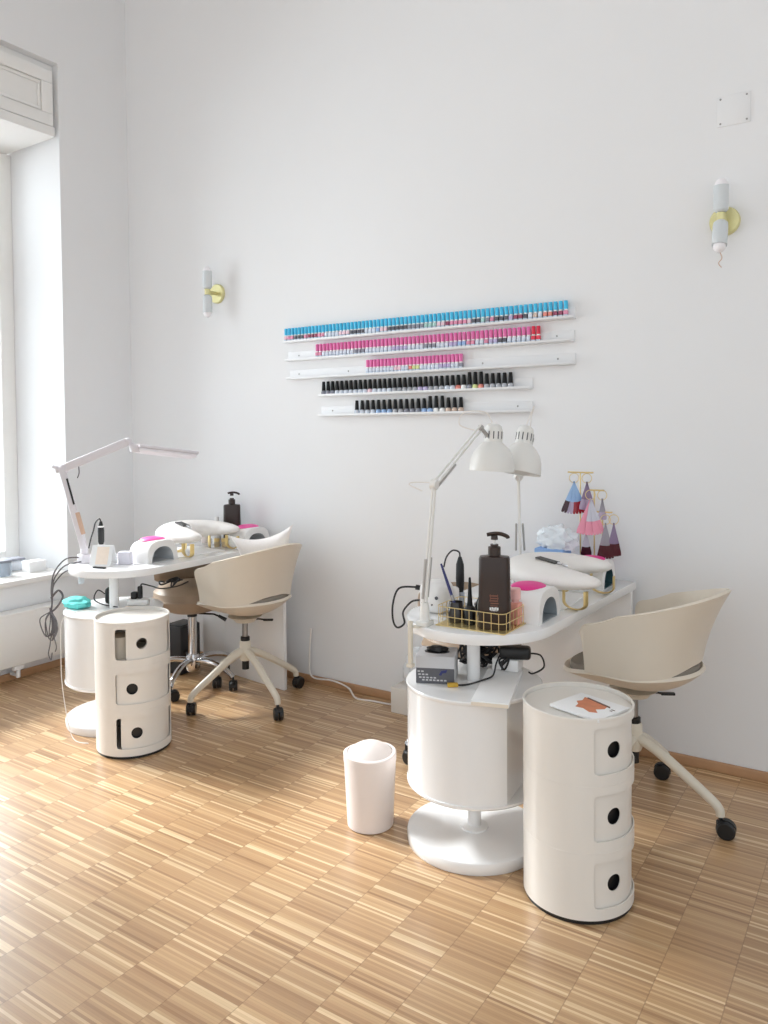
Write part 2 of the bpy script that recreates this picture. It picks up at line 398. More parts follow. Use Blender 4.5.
def tall_cap(p, h):
    bm = BM(); lathe(bm, [(0, .027), (.0115, .027), (.0105, .032), (.0082, .03 + h), (.007, .032 + h), (0, .032 + h)], 12, cap=False); return obj('cap', bm, BLACKS, p)
protos = {}
def place(kind, color, x, z, label, group):
    k = (kind, color)
    if k not in protos:
        if kind in ('blue', 'pink', 'red'):
            b = small_body(color); c = small_cap({'blue': CYANCAP, 'pink': PINKCAP, 'red': REDCAP}[kind], b)
        else:
            b = tall_body(color); c = tall_cap(b, .043 if kind == 'black' else .053)
        protos[k] = (b, c)
        o = b
    else:
        b, c = protos[k]
        o = b.copy(); COL.objects.link(o)
        c2 = c.copy(); COL.objects.link(c2); c2.parent = o
    o.location = (x, D - .0215, z)
    tag(o, label, 'nail polish', group)
def row(x0, x1, n, z, colors, kinds, cap, shelfname, group):
    for i in range(n):
        col = colors[i % len(colors)] if len(colors) < n else colors[i]
        kd = kinds(i) if callable(kinds) else kinds
        x = x0 + (x1 - x0) * i / (n - 1)
        capn = 'crimson' if kd == 'red' else cap
        desc = {'clear': 'clear', }.get(col, col)
        place(kd, col, x, z, '%s-capped nail polish, %s content, %s from the left end of %s' % (capn, desc, ORD(i + 1), shelfname), group)
def seq(*a):
    out = []
    for c, n in a: out += [c] * n
    return out
c1 = seq(('pale pink', 1), ('pink', 2), ('dark grey', 3), ('pink', 1), ('wine red', 3), ('pink', 2), ('clear', 4), ('pale pink', 3), ('dark grey', 4), ('clear', 3), ('sky blue', 1), ('pale pink', 2), ('dark grey', 5), ('grey', 4), ('mint', 3), ('pale pink', 2), ('wine red', 1), ('pink', 4), ('pale pink', 1), ('dark grey', 2), ('mint', 1), ('grey', 1), ('pink', 1), ('dark grey', 3), ('lilac', 1), ('wine red', 2), ('dark grey', 1), ('clear', 1), ('beige', 1), ('clear', 1), ('coral', 2), ('wine red', 2), ('pink', 1))
n1 = len(c1)
c2 = seq(('pink', 2), ('clear', 9), ('grey', 3), ('clear', 7), ('lilac', 4), ('clear', 4), ('grey', 3), ('clear', 3), ('lilac', 2), ('sky blue', 2), ('pink', 2), ('clear', 2), ('pink', 1), ('lilac', 2), ('dark grey', 2), ('clear', 5), ('red', 2))
n2 = len(c2)
c3 = seq(('clear', 8), ('pale pink', 2), ('clear', 2), ('coral', 1), ('lime', 2), ('clear', 5), ('lilac', 3), ('clear', 2), ('grey', 1))
n3 = len(c3)
c4 = seq(('grey', 3), ('clear', 7), ('pale pink', 1), ('clear', 4), ('silver', 5), ('lilac', 2), ('silver', 3), ('clear', 2), ('coral', 1), ('white', 1), ('grey', 1), ('lime', 1), ('coral', 1), ('silver', 5))
n4 = len(c4)
c5 = seq(('clear', 4), ('sky blue', 3), ('silver', 2), ('grey', 3), ('sky blue', 2), ('white', 2), ('beige', 3))
n5 = len(c5)
row(-2.775, -1.192, n1, 1.850, c1, 'blue', 'blue', 'the topmost wall shelf', 'blue-capped polishes on the topmost shelf')
row(-2.560, -1.318, n2, 1.751, c2, lambda i: 'red' if c2[i] == 'red' else 'pink', 'pink', 'the second wall shelf', 'polishes on the second shelf')
row(-2.236, -1.704, n3, 1.651, c3, 'pink', 'pink', 'the middle wall shelf', 'pink-capped polishes on the middle shelf')
row(-2.520, -1.452, n4, 1.553, c4, lambda i: 'tallblack' if i in (29, 30, 31) else 'black', 'black', 'the fourth wall shelf', 'black-capped polishes on the fourth shelf')
row(-2.306, -1.706, n5, 1.448, c5, lambda i: 'tallblack' if i in (13, 14, 15) else 'black', 'black', 'the lowest wall shelf', 'black-capped polishes on the lowest shelf')

# ------------------------------------------------------------------ nail desks
TZ = .735
def desk(col, cen, yend, label, rz=0.):
    """col: column centre; cen: centre of the rounded end"""
    t = thing('nail_desk', label, 'desk', (col[0], col[1], 0), rz, 'white nail desks')
    ox, oy = cen[0] - col[0], cen[1] - col[1]; ye = yend - col[1]; r = .255
    out = [(ox + r, ye), (ox - r, ye)] + [(ox + r * math.cos(a), oy + r * math.sin(a)) for a in [PI + PI * i / 36 for i in range(37)]]
    bm = BM(); prism(bm, out, TZ - .034, TZ, bev=.003); obj('tabletop', bm, LACQ, t)
    bm = BM(); lathe(bm, [(.022, .54), (.022, TZ - .034)], 24); obj('column', bm, LACQ, t)
    bm = BM(); lathe(bm, [(.022, .035), (.022, .2)], 24); obj('pedestal_stem', bm, LACQ, t)
    bm = BM(); lathe(bm, [(.046, .04), (.046, .046), (.022, .05)], 28)
    obj('flange', bm, LACQ, t)
    bm = BM(); lathe(bm, [(0, 0), (.222, 0), (.226, .006), (.226, .032), (.2235, .0375), (.218, .04), (.205, .04), (0, .04)], 72, cap=False); obj('base', bm, LACQ, t)
    a0, a1 = R(52), R(326)
    arc = [(.222 * math.cos(a0 + (a1 - a0) * i / 60), .222 * math.sin(a0 + (a1 - a0) * i / 60)) for i in range(61)]
    bm = BM(); prism(bm, arc, .214, .527); obj('drum', bm, LACQ, t, ang=28)
    bm = BM(); lathe(bm, [(0, .527), (.224, .527), (.226, .53), (.226, .537), (.223, .54), (0, .54)], 72, cap=False); obj('drum_lid', bm, LACQ, t)
    bm = BM(); lathe(bm, [(0, .2), (.218, .2), (.225, .207), (.225, .214), (0, .214)], 72, cap=False); obj('drum_floor', bm, LACQ, t)
    bm = BM(); box(bm, (ox, ye - .04, (TZ - .034) / 2), (2 * r - .01, .03, TZ - .034), bev=.002); obj('end_panel', bm, LACQ, t)
    return t
deskR = desk((-1.165, 2.307), (-1.18, 2.388), 3.262, 'white nail desk with round front at the right, gold basket on it', R(-2.2))
deskL = desk((-3.095, 2.36), (-3.145, 2.46), 3.262, 'white nail desk near the window, turquoise cloth on its drum')

# ------------------------------------------------------------------ three-tier round cabinets
def cabinet(loc, r, rot, slides, label):
    t = thing('storage_cabinet', label, 'cabinet', (loc[0], loc[1], 0), rot, 'round three-tier drawer cabinets')
    H = .575; th = (H - .012) / 3; w = R(105); rc = .014
    bm = BM(); lathe(bm, [(0, 0), (r - .004, 0), (r - .004, .012), (0, .012)], 64, cap=False); obj('base_ring', bm, BLACKP, t)
    bm = BM()
    for k in range(3):
        zb = .012 + th * k; zt = zb + th; z0 = zb + .032; z1 = zt - .026
        angs = []
        nin = 60
        for i in range(nin + 1): angs.append(w * i / nin)
        ex = [w * f for f in (.004, .012, .022, .034, .966, .978, .988, .996)]
        inn = sorted(angs + ex + [0, w]); inn = [a for i, a in enumerate(inn) if i == 0 or a - inn[i - 1] > 1e-6]
        outn = [w + (2 * PI - w) * i / 84 for i in range(1, 84)]
        def lo(a):
            d = min(a, w - a) * r
            return z0 if d >= rc else z0 + rc - math.sqrt(max(0, rc * rc - (rc - d) ** 2))
        def hi(a):
            d = min(a, w - a) * r
            return z1 if d >= rc else z1 - rc + math.sqrt(max(0, rc * rc - (rc - d) ** 2))
        def v(a, z): return bm.verts.new((r * math.cos(a), r * math.sin(a), z))
        cols = []
        for a in inn: cols.append([v(a, zb), v(a, lo(a)), v(a, hi(a)), v(a, zt)])
        for a in outn: cols.append([v(a, zb), v(a, z0 + rc), v(a, z1 - rc), v(a, zt)])
        n = len(cols)
        for i in range(n):
            A, B = cols[i], cols[(i + 1) % n]
            for q in range(3):
                if q == 1 and i < len(inn) - 1: continue
                bm.faces.new((A[q], B[q], B[q + 1], A[q + 1]))
    bmesh.ops.remove_doubles(bm, verts=bm.verts[:], dist=1e-6)
    o = obj('body', bm, WPLAS, t, solid=.003)
    for z in [.012 + th * k + .018 for k in range(3)] + [H - .02]:
        bm = BM(); lathe(bm, [(0, z), (r - .0046, z), (r - .0046, z + .008), (0, z + .008)], 64, cap=False); obj('shelf', bm, WPLAS, t)
    for k in (1, 2):
        zb = .012 + th * k
        bm = BM(); lathe(bm, [(r - .0005, zb - .001), (r + .0006, zb - .0006), (r + .0006, zb + .0006), (r - .0005, zb + .001)], 64, cap=False); obj('seam_ring', bm, WPLAS, t)
    bm = BM(); lathe(bm, [(r - .006, H), (r - .005, H + .002), (r - .001, H + .002), (r + .001, H), (r + .001, H - .006), (r - .001, H - .008)], 64, cap=False); obj('rim', bm, WPLAS, t)
    for k in range(3):
        zb = .012 + th * k; z0 = zb + .026; z1 = zb + th - .02; sl = R(slides[k]); rd = r - .0075; zc = (z0 + z1) / 2 - .002; rh = .0235
        at_h = R(25)
        S_ = sorted(set([i * w / 50 for i in range(51)] + [w * f for f in (.004, .012, .022, .996, .988, .978)] + [at_h + rh / rd * math.sin(PI / 2 * q / 8) for q in range(-8, 9)]))
        S2 = [S_[0]]
        for a in S_[1:]:
            if a - S2[-1] > 1e-5: S2.append(a)
        bm = BM()
        def col(a):
            s = abs(a - at_h) * rd
            d = min(a, w - a) * rd
            c = rc - math.sqrt(max(0, rc * rc - (rc - d) ** 2)) if d < rc else 0
            h = math.sqrt(max(0, rh * rh - s * s)) if s <= rh else -1
            return z0 + c, zc - max(h, 0), zc + max(h, 0), z1 - c, s < rh + 1e-7
        def vv(a, z): return bm.verts.new((rd * math.cos(a + sl), rd * math.sin(a + sl), z))
        cs = [(a, [vv(a, z) for z in col(a)[:4]]) for a in S2]
        for (a, A), (b, B) in zip(cs, cs[1:]):
            m = (a + b) / 2
            for q in range(3):
                if q == 1:
                    if abs(m - at_h) * rd < rh: continue
                if q == 1 and (A[1].co - A[2].co).length < 1e-7 and (B[1].co - B[2].co).length < 1e-7: continue
                bm.faces.new((A[q], B[q], B[q + 1], A[q + 1]))
        bmesh.ops.remove_doubles(bm, verts=bm.verts[:], dist=1e-6)
        d = obj('door', bm, WPLAS, t, solid=.003)
        bm = BM()
        rr = rd - .006
        a = at_h + sl
        Mx = Matrix.Translation(Vector((rr * math.cos(a), rr * math.sin(a), zc))) @ Matrix.Rotation(a, 4, 'Z') @ Matrix.Rotation(R(90), 4, 'Y')
        if slides[k] > 12:
            lathe(bm, [(.0275, .002), (.0275, -.016), (.0238, -.016), (.0238, .002)], 28, M=Mx, cap=False); obj('finger_ring', bm, WPLAS, d)
        else:
            lathe(bm, [(.0275, .001), (.0275, -.010), (0, -.010)], 28, M=Mx, cap=False); obj('hole_shade_cup', bm, BLACKP, d)  # black cup stands in for the shade inside the open finger hole
    return t
cabR = cabinet((-.771, 2.202), .159, R(-70.7 + 15.7), (0, 0, 0), 'cream three-door round cabinet at the front right with a magazine on top')
cabL = cabinet((-2.773, 2.206), .157, R(-38.5 - 27), (6.5, 0, 16.5), 'cream three-door round cabinet at the left, top door slid open')

t = thing('storage_tin', 'cream tin standing inside the open top door of the left round cabinet', 'tin', (-2.765, 2.135, .4095))
bm = BM(); lathe(bm, [(0, 0), (.05, 0), (.052, .003), (.052, .09), (.05, .093), (0, .093)], 32, cap=False); obj('canister', bm, CARDB, t)
# magazine on right cabinet
t = thing('magazine', 'white magazine with a terracotta hand picture on the right round cabinet', 'magazine', (-.726, 2.172, .567), R(-18))
bm = BM(); box(bm, (0, 0, .004), (.168, .148, .008), bev=.0008); obj('pages', bm, PAPER, t)
bm = BM()
prism(bm, [(-.052, .048), (-.03, .05), (.0, .036), (.04, .03), (.045, .01), (.03, -.012), (.05, -.03), (.03, -.042), (.0, -.03), (-.022, -.036), (-.03, -.012), (-.048, .004), (-.04, .022)], .0081, .0084)
obj('cover_picture', bm, ORANGEP, t)
bm = BM(); prism(bm, [(-.045, .053), (.045, .036), (.052, .026), (.01, .034), (-.04, .045)], .0081, .0087)
box(bm, (.066, .02, .0083), (.012, .004, .0006)); box(bm, (.066, .01, .0083), (.008, .003, .0006)); obj('cover_marks', bm, DARKPR, t)

# ------------------------------------------------------------------ swing bin
t = thing('waste_bin', 'small blush white swing-lid bin on the floor beside the right desk', 'bin', (-1.515, 2.2, 0), R(-34))
bm = BM(); lathe(bm, [(0, 0), (.075, 0), (.080, .004), (.0905, .228), (.0905, .238), (.087, .238), (.075, .01), (0, .008)], 56, cap=False); obj('body', bm, BINM, t)
bm = BM()
def lidz(u, v): return .256 - .006 * u * u
def lidf(i, j):
    a = 2 * PI * i
    u, v = math.cos(a), math.sin(a)
    if j < .34: rr, z = .092, .228 + (lidz(u, v) - .228) * (j / .34)
    elif j < .67: rr, z = .092 - .004 * (j - .34) / .33, lidz(u, v) + .003 * (j - .34) / .33
    else: rr, z = .088 - .009 * (j - .67) / .33, lidz(u, v) + .003
    return Vector((rr * u, rr * v, z))
grid(bm, lidf, 56, 9, cu=True); obj('rim', bm, BINM, t, solid=.002)
bm = BM()
def flap(i, j):
    a = 2 * PI * i; q = 1 - j; u, v = math.cos(a) * q, math.sin(a) * q
    e = .256 - .006 * math.cos(a) ** 2 * q ** 2
    return Vector((.0768 * u, .0768 * v, e + .0015 + .034 * (1 - q ** 2)))
grid(bm, flap, 56, 16, cu=True); bmesh.ops.remove_doubles(bm, verts=bm.verts[:], dist=1e-5); obj('swing_lid', bm, BINM, t)

# ------------------------------------------------------------------ swivel armchairs
def caster(parent, x, y, z, ang, rw=.030, spread=.011):
    """twin wheel caster on floor, own mesh"""
    bm = BM()
    rod(bm, (x, y, rw * 1.3), (x, y, z), .007)
    tr = .018
    px, py = x + tr * math.cos(ang), y + tr * math.sin(ang)
    Mx = Matrix.Translation(Vector((px, py, rw))) @ Matrix.Rotation(ang, 4, 'Z') @ Matrix.Rotation(R(90), 4, 'X')
    for s in (-1, 1):
        lathe(bm, [(0, s * .004), (rw, s * .004), (rw, s * .018), (rw - .005, s * .022), (0, s * .022)], 24, M=Mx, cap=False)
    # hood
    hood = [(rw * 1.08 * math.cos(a), rw * 1.08 * math.sin(a)) for a in [R(30) + R(160) * i / 12 for i in range(13)]] + [(rw * .55 * math.cos(a), rw * .55 * math.sin(a)) for a in [R(190) - R(160) * i / 12 for i in range(13)]]
    prism(bm, hood, -.009, .009, M=Mx)
    lathe(bm, [(.014, rw * 1.25), (.014, rw * 1.75), (.010, rw * 1.9)], 16, (x, y, 0))
    return obj('caster', bm, BLACKP, parent)

def armchair(loc, back, legs, label, cush=False, cast=()):
    t = thing('swivel_armchair', label, 'chair', (loc[0], loc[1], 0), 0, 'cream shell swivel armchairs')
    Rb = Matrix.Rotation(back, 4, 'Z')          # local +x = back direction
    def sstep(x): x = max(0, min(1, x)); return x * x * (3 - 2 * x)
    AL, BX, BY = .092, .274, .236        # arm reach, rear half axis, half width (at the top)
    def plan(u, bx, by, al, x0=.045):
        ua = .20                          # share of the path on each straight arm
        if u < ua: return Vector((-al + (x0 + al) * u / ua, -by, 0)), (1 - u / ua)
        if u > 1 - ua: return Vector((-al + (x0 + al) * (1 - u) / ua, by, 0)), 1 - (1 - u) / ua
        a = -PI / 2 + PI * (u - ua) / (1 - 2 * ua)
        return Vector((x0 + bx * math.cos(a), by * math.sin(a), 0)), 0.
    def shell(u, v):
        w = 2 * u - 1; k = 1 - abs(w)                      # 0 at the arm ends, 1 at the back
        pt, _ = plan(u, BX, BY, AL); pb, _ = plan(u, .178, .205, AL - .005)
        zb = .532 - .004 * sstep(k * 2.2) + .045 * sstep(k * 2.4 - 1.3)
        zt = .702 + .128 * sstep(k * .95 + .02)
        d = k * .325
        if d < .028: zt -= .028 - math.sqrt(max(0, .028 ** 2 - (.028 - d) ** 2))
        p = pb + (pt - pb) * (.45 * v + .55 * v ** 2.); p.z = zb + (zt - zb) * v
        return Rb @ p
    bm = BM(); grid(bm, shell, 160, 10); obj('backrest', bm, CREAM, t, solid=.011, off=0)
    def rimz(c):  # c = 1 back .. -1 front
        return .492 + .036 * sstep((c + 1) * 1.1) + .010 * sstep(c)
    def outline(th, m=1.):
        c, q = math.cos(th), math.sin(th)
        if c >= 0: return Vector((0.045 + .194 * m * c, .214 * m * q, 0))
        return Vector((0.045 - .290 * m * abs(c) ** .75, .214 * m * math.copysign(abs(q) ** .8, q), 0))
    def pan(u, v):
        th = 2 * PI * u; c = math.cos(th)
        p = outline(th, v); p.z = .455 + (rimz(c) - .455) * v ** 2.4
        return Rb @ p
    bm = BM(); grid(bm, pan, 84, 16, cu=True); bmesh.ops.remove_doubles(bm, verts=bm.verts[:], dist=1e-5); obj('seat', bm, CREAM, t, solid=.014, off=1)
    def pad(u, v):
        th = 2 * PI * u; c = math.cos(th)
        if v < .7: q = v / .7 * .90; h = .045 - .006 * (v / .7) ** 3
        else: q = .90 + .015 * math.sin(PI * (v - .7) / .3); h = .039 * (1 - (v - .7) / .3)
        p = outline(th, q); p.z = .4575 + (rimz(c) - .455) * q ** 2.4 + h
        return Rb @ p
    bm = BM(); grid(bm, pad, 64, 14, cu=True); bmesh.ops.remove_doubles(bm, verts=bm.verts[:], dist=1e-5); obj('seat_pad', bm, CHAIRPAD, t)
    bm = BM(); lathe(bm, [(0, .412), (.05, .412), (.06, .425), (.085, .440), (0, .440)], 28, cap=False); obj('mechanism_plate', bm, CREAMM, t)
    bm = BM(); lathe(bm, [(.015, .33), (.015, .412)], 20); obj('gas_lift', bm, STEEL, t)
    bm = BM(); lathe(bm, [(.023, .315), (.023, .333), (.018, .336)], 20); lathe(bm, [(.018, .17), (.018, .215)], 20); obj('lift_sleeve', bm, BLACKP, t)
    bm = BM(); lathe(bm, [(.025, .215), (.029, .225), (.029, .306), (.025, .315)], 28); obj('hub', bm, CREAMM, t)
    bm = BM()
    tube(bm, [Rb @ Vector(q) for q in ((.02, .015, .425), (.06, .045, .423), (.08, .06, .420))], .004, 6)
    box(bm, Rb @ Vector((.095, .071, .419)), (.05, .016, .010), back + R(37), bev=.003); obj('lever', bm, BLACKP, t)
    for k in range(4):
        a = legs + k * PI / 2; ca, sa = math.cos(a), math.sin(a)
        pts = catmull([(.02, 0, .262), (.10, 0, .225), (.20, 0, .163), (.272, 0, .116), (.297, 0, .094), (.302, 0, .07)], 5)
        P = [Vector((p.x * ca, p.x * sa, p.z)) for p in pts]
        n = len(P)
        bm = BM(); tube(bm, P, [.019 - .005 * i / (n - 1) for i in range(n)], 12); lg = obj('leg', bm, CREAMM, t)
        caster(lg, .302 * ca, .302 * sa, .07, a + (cast[k] if cast else .5))
    return t
chR = armchair((-.772, 2.80), R(-8), R(-8.4), 'cream shell swivel armchair beside the right desk', cast=(.2, 1.9, .3, -.4))
chL = armchair((-2.728, 2.861), R(-6), R(-17), 'cream shell swivel armchair at the left desk with a white cushion in it', cast=(-.4, .3, 2.5, -2.2))

# cushion in left chair
def cushion(c, w, h, az, tilt, label, roll=0.):
    bm = BM()
    M = Matrix.Translation(Vector(c)) @ Matrix.Rotation(az, 4, 'Z') @ Matrix.Rotation(tilt, 4, 'Y') @ Matrix.Rotation(roll, 4, 'X')
    def half(s):
        def fn(u, v):
            x = 2 * u - 1; y = 2 * v - 1
            pin = lambda q: 1 - .30 * (1 - q * q)
            Y = x * w / 2 * pin(y) * (1 if y > .2 else .45 + .55 * (y + 1) / 1.2); Z = y * h / 2 * pin(x)
            th = .055 * max(0, (1 - x ** 4) * (1 - y ** 4)) ** .6
            return M @ Vector((s * th, Y, Z))
        return fn
    grid(bm, half(1), 20, 20); grid(bm, half(-1), 20, 20); bmesh.ops.remove_doubles(bm, verts=bm.verts[:], dist=1e-4)
    return tag(obj('cushion', bm, CUSHION), label, 'cushion')
cushion((-2.655, 2.945, .712), .34, .33, R(123), R(-6), 'off white pointed-corner cushion leaning in the left armchair', R(-9))

# ------------------------------------------------------------------ stools
def stool(loc, back, legs, label):
    t = thing('rolling_stool', label, 'stool', (loc[0], loc[1], 0), 0, 'taupe rolling stools with chrome bases')
    bm = BM(); lathe(bm, [(0, .405), (.12, .407), (.175, .432), (.203, .475), (.198, .518), (.17, .546), (.09, .556), (0, .553)], 44, cap=False)
    obj('seat', bm, LEATHER, t)
    bm = BM(); tube(bm, [(.203 * math.cos(2 * PI * i / 40), .203 * math.sin(2 * PI * i / 40), .482) for i in range(40)], .004, 6, closed=True); obj('seam_piping', bm, LEATHER, t)
    Rb = Matrix.Rotation(back, 4, 'Z')
    bm = BM()
    def bk(s):
        def fn(u, v):
            th = R(-42) + R(84) * u; x = 2 * u - 1; y = 2 * v - 1
            e = .026 * max(0, (1 - x ** 6) * (1 - y ** 4)) ** .5
            r = .245 + s * e; hh = .085 * (1 - .35 * x ** 4)
            return Rb @ Vector((r * math.cos(th), r * math.sin(th), .606 + y * hh))
        return fn
    grid(bm, bk(1), 24, 12); grid(bm, bk(-1), 24, 12); bmesh.ops.remove_doubles(bm, verts=bm.verts[:], dist=1e-4); obj('backrest', bm, LEATHER, t)
    bm = BM(); tube(bm, [Rb @ q for q in catmull([(.08, 0, .395), (.22, 0, .395), (.295, 0, .44), (.285, 0, .56)])], .011, 8); obj('back_stem', bm, CHROME, t)
    bm = BM(); lathe(bm, [(.06, .395), (.07, .41)], 20); lathe(bm, [(.026, .37), (.026, .396)], 20); obj('seat_plate', bm, BLACKP, t)
    bm = BM(); lathe(bm, [(.0235, .16), (.0235, .405)], 24); lathe(bm, [(.03, .075), (.036, .085), (.036, .15), (.03, .165)], 24); obj('gas_lift', bm, CHROME, t)
    bm = BM(); tube(bm, [(.03, .02, .385), (.10, .065, .38), (.125, .08, .368)], .005, 6); tube(bm, [(.12, .078, .371), (.155, .10, .348)], [.008, .011], 8); obj('lever', bm, BLACKP, t)
    for k in range(5):
        a = legs + k * 2 * PI / 5; ca, sa = math.cos(a), math.sin(a)
        pts = catmull([(.03, 0, .135), (.10, 0, .142), (.18, 0, .128), (.25, 0, .098), (.275, 0, .075)], 5)
        bm = BM(); tube(bm, [Vector((p.x * ca, p.x * sa, p.z)) for p in pts], [.016 - .004 * i / (len(pts) - 1) for i in range(len(pts))], 10, sx=1.2); lg = obj('leg', bm, CHROME, t)
        caster(lg, .275 * ca, .275 * sa, .075, a + 2.2, rw=.027)
    return t
stool((-3.168, 2.915), R(150), R(5), 'taupe rolling stool with chrome base behind the left desk')
stool((-1.46, 2.87), R(140), R(221), 'taupe rolling stool mostly hidden behind the right desk')

# ------------------------------------------------------------------ panels and boxes on the floor
a = math.atan2(3.155 - 3.089, -3.168 + 2.669)
bm = BM(); box(bm, (-2.92, 3.135, .31), (.50, .022, .62), a + PI, bev=.002)
tag(obj('board', bm, LACQ), 'thin white board standing on the floor behind the left armchair', 'panel')
bm = BM(); box(bm, (-1.86, 3.19, .062), (.34, .12, .124), bev=.004)
tag(obj('floor_box', bm, WPLAS), 'low white box on the floor at the back wall', 'box')
def crumple(name, c, s, m, label, cat, seed=1, amp=.18, freq=3., fl=.0):
    rnd = random.Random(seed); bm = BM(); bmesh.ops.create_icosphere(bm, subdivisions=4, radius=1.)
    from mathutils import noise
    for v in bm.verts:
        d = v.co.normalized(); k = 1 + amp * noise.noise(d * freq + Vector((seed, seed * .7, 0))) + amp * .5 * abs(noise.noise(d * freq * 2.7 + Vector((0, seed, 3))))
        p = d * k
        z = p.z
        if z < -.75: z = -.75
        v.co = Vector((c[0] + p.x * s[0], c[1] + p.y * s[1], c[2] + (z + .75) / 1.75 * s[2]))
    o = obj(name, bm, m, ang=60)
    if label: tag(o, label, cat)
    return o
crumple('plastic_bag', (-1.905, 3.19, .125), (.075, .05, .19), CLEARF, 'crumpled white bag on the low floor box behind the right desk', 'bag', 3, .22)

bm = BM(); box(bm, (-3.40, 3.05, .135), (.13, .16, .27), R(4), bev=.008); box(bm, (-3.40, 3.05, .272), (.11, .14, .01), R(4), bev=.004)
tag(obj('storage_box', bm, mat('dark grey plastic bin', (.17, .17, .18), .5)), 'dark grey box on the floor under the left desk behind the stool', 'box')

# floor cable
bm = BM(); tube(bm, catmull([(-2.62, 3.255, .30), (-2.63, 3.25, .12), (-2.60, 3.24, .045), (-2.47, 3.245, .046), (-2.36, 3.235, .03), (-2.28, 3.19, .005), (-2.18, 3.20, .005), (-2.10, 3.205, .005), (-2.034, 3.20, .012)], 8), .0045, 8)
tag(obj('power_cable', bm, CORDW), 'white power cable running along the back wall to the low floor box', 'cable')

# ------------------------------------------------------------------ architect lamps
def arch_lamp(loc, elbow, wrist, cap, rim, rr, label, cord, spread=None):
    """all coordinates world; root at the clamp"""
    O = Vector(loc)
    t = thing('desk_lamp', label, 'lamp', loc, 0, 'white architect lamps on the right desk')
    L = lambda p: Vector(p) - O
    b = Vector((0, 0, .07)); e = L(elbow); w = L(wrist); c = L(cap); rm = L(rim)
    bm = BM(); box(bm, (0, 0, .008), (.042, .05, .016), bev=.003); lathe(bm, [(.017, .016), (.015, .06), (.012, .075)], 18); obj('clamp_head', bm, WMETAL, t)
    d = (e - b).normalized(); plane = (e - b).cross(w - e); plane.normalize(); side = plane.cross(d).normalized() * .011
    spr = side * 1.7
    if spread: side = Vector((-.549, .836, 0)) * .011; spr = Vector((.836, .549, 0)) * .018
    bm = BM()
    for s in (-1, 1): rod(bm, b + side * s, e + side * s, .0042)
    obj('lower_arm', bm, WMETAL, t)
    bm = BM()
    for s in (-1, 1):
        rod(bm, b + spr * s + d * (.06 if spread else .02), b + spr * s * (.75 if spread else 1.15) + d * (.19 if spread else .15), .0045)
    obj('spring', bm, SPRING, t)
    bm = BM(); rod(bm, e - plane * .010, e + plane * .010, .017, 20); obj('elbow_joint', bm, WMETAL, t)
    d2 = (w - e).normalized(); side2 = plane.cross(d2).normalized() * .010
    bm = BM()
    for s in (-1, 1): rod(bm, e + side2 * s, w + side2 * s, .0042)
    obj('upper_arm', bm, WMETAL, t)
    bm = BM(); rod(bm, e + side2 * 1.9 + d2 * .03, e + side2 * 1.9 + d2 * .17, .0055); obj('spring', bm, SPRING, t)
    bm = BM(); ball(bm, w, .012); rod(bm, w, c + (rm - c) * .35, .007); obj('wrist_joint', bm, SPRING, t)
    ax = (c - rm); h = ax.length; M = align(rm, c)
    bm = BM()
    prof = [(rr, 0), (rr * .995, h * .1), (rr * .95, h * .27), (rr * .83, h * .43), (rr * .62, h * .57), (rr * .46, h * .64), (rr * .42, h * .66)]
    inner = [(r - .002, z) for r, z in prof][::-1]
    lathe(bm, prof + inner, 44, M=M, cap=False); sh = obj('shade', bm, WMETAL, t)
    bm = BM(); lathe(bm, [(0, h * .64), (rr * .41, h * .64), (rr * .405, h * .92), (rr * .34, h * 1.03), (rr * .2, h * 1.08), (0, h * 1.09)], 32, M=M, cap=False); cp = obj('socket_cap', bm, WMETAL, t)
    bm = BM()
    for k in range(12):
        a = 2 * PI * k / 12
        Mk = M @ Matrix.Rotation(a, 4, 'Z')
        box(bm, (rr * .405, 0, h * .82), (.002, .004, h * .17), M=Mk)
    obj('vent_slot', bm, GREYLBL, cp)
    bm = BM(); ball(bm, (0, 0, h * .33), .026, (1, 1, 1.2))
    for v in bm.verts: v.co = M @ v.co
    obj('bulb', bm, BULB, sh)
    bm = BM(); tube(bm, catmull([L(q) for q in cord], 8), .0022, 6); obj('cord', bm, CORDW, t)
    return t
arch_lamp((-1.275, 2.175, TZ), (-1.245, 2.19, 1.195), (-1.262, 2.567, 1.378), (-1.240, 2.632, 1.380), (-1.246, 2.623, 1.217), .083,
          'white architect lamp clamped at the front of the right desk', [(-1.243, 2.632, 1.388), (-1.26, 2.60, 1.435), (-1.32, 2.55, 1.435), (-1.335, 2.54, 1.39), (-1.28, 2.565, 1.368)])
arch_lamp((-1.325, 3.07, TZ), (-1.262, 2.905, 1.180), (-1.20, 2.87, 1.345), (-1.196, 2.827, 1.370), (-1.209, 2.79, 1.202), .083,
          'white architect lamp standing at the wall end of the right desk', [(-1.196, 2.83, 1.385), (-1.185, 2.85, 1.43), (-1.175, 2.86, 1.46), (-1.19, 2.87, 1.42), (-1.20, 2.873, 1.355)], True)
# elbow cord of first lamp is part of the clamp lamp: loose loop
t = bpy.data.objects['desk_lamp']
O = Vector(t.location)
bm = BM(); tube(bm, catmull([Vector(q) - O for q in ((-1.255, 2.20, 1.20), (-1.30, 2.16, 1.203), (-1.315, 2.15, 1.195), (-1.275, 2.165, 1.175))], 8), .002, 6); obj('cord', bm, CORDW, t)
bm = BM(); box(bm, (-.028, -.045, -.055), (.014, .014, .15), bev=.003); box(bm, (-.014, -.022, -.0005), (.03, .05, .001)); box(bm, (-.028, -.045, -.125), (.022, .022, .012), bev=.003); obj('clamp_screw', bm, CREAMM, t)

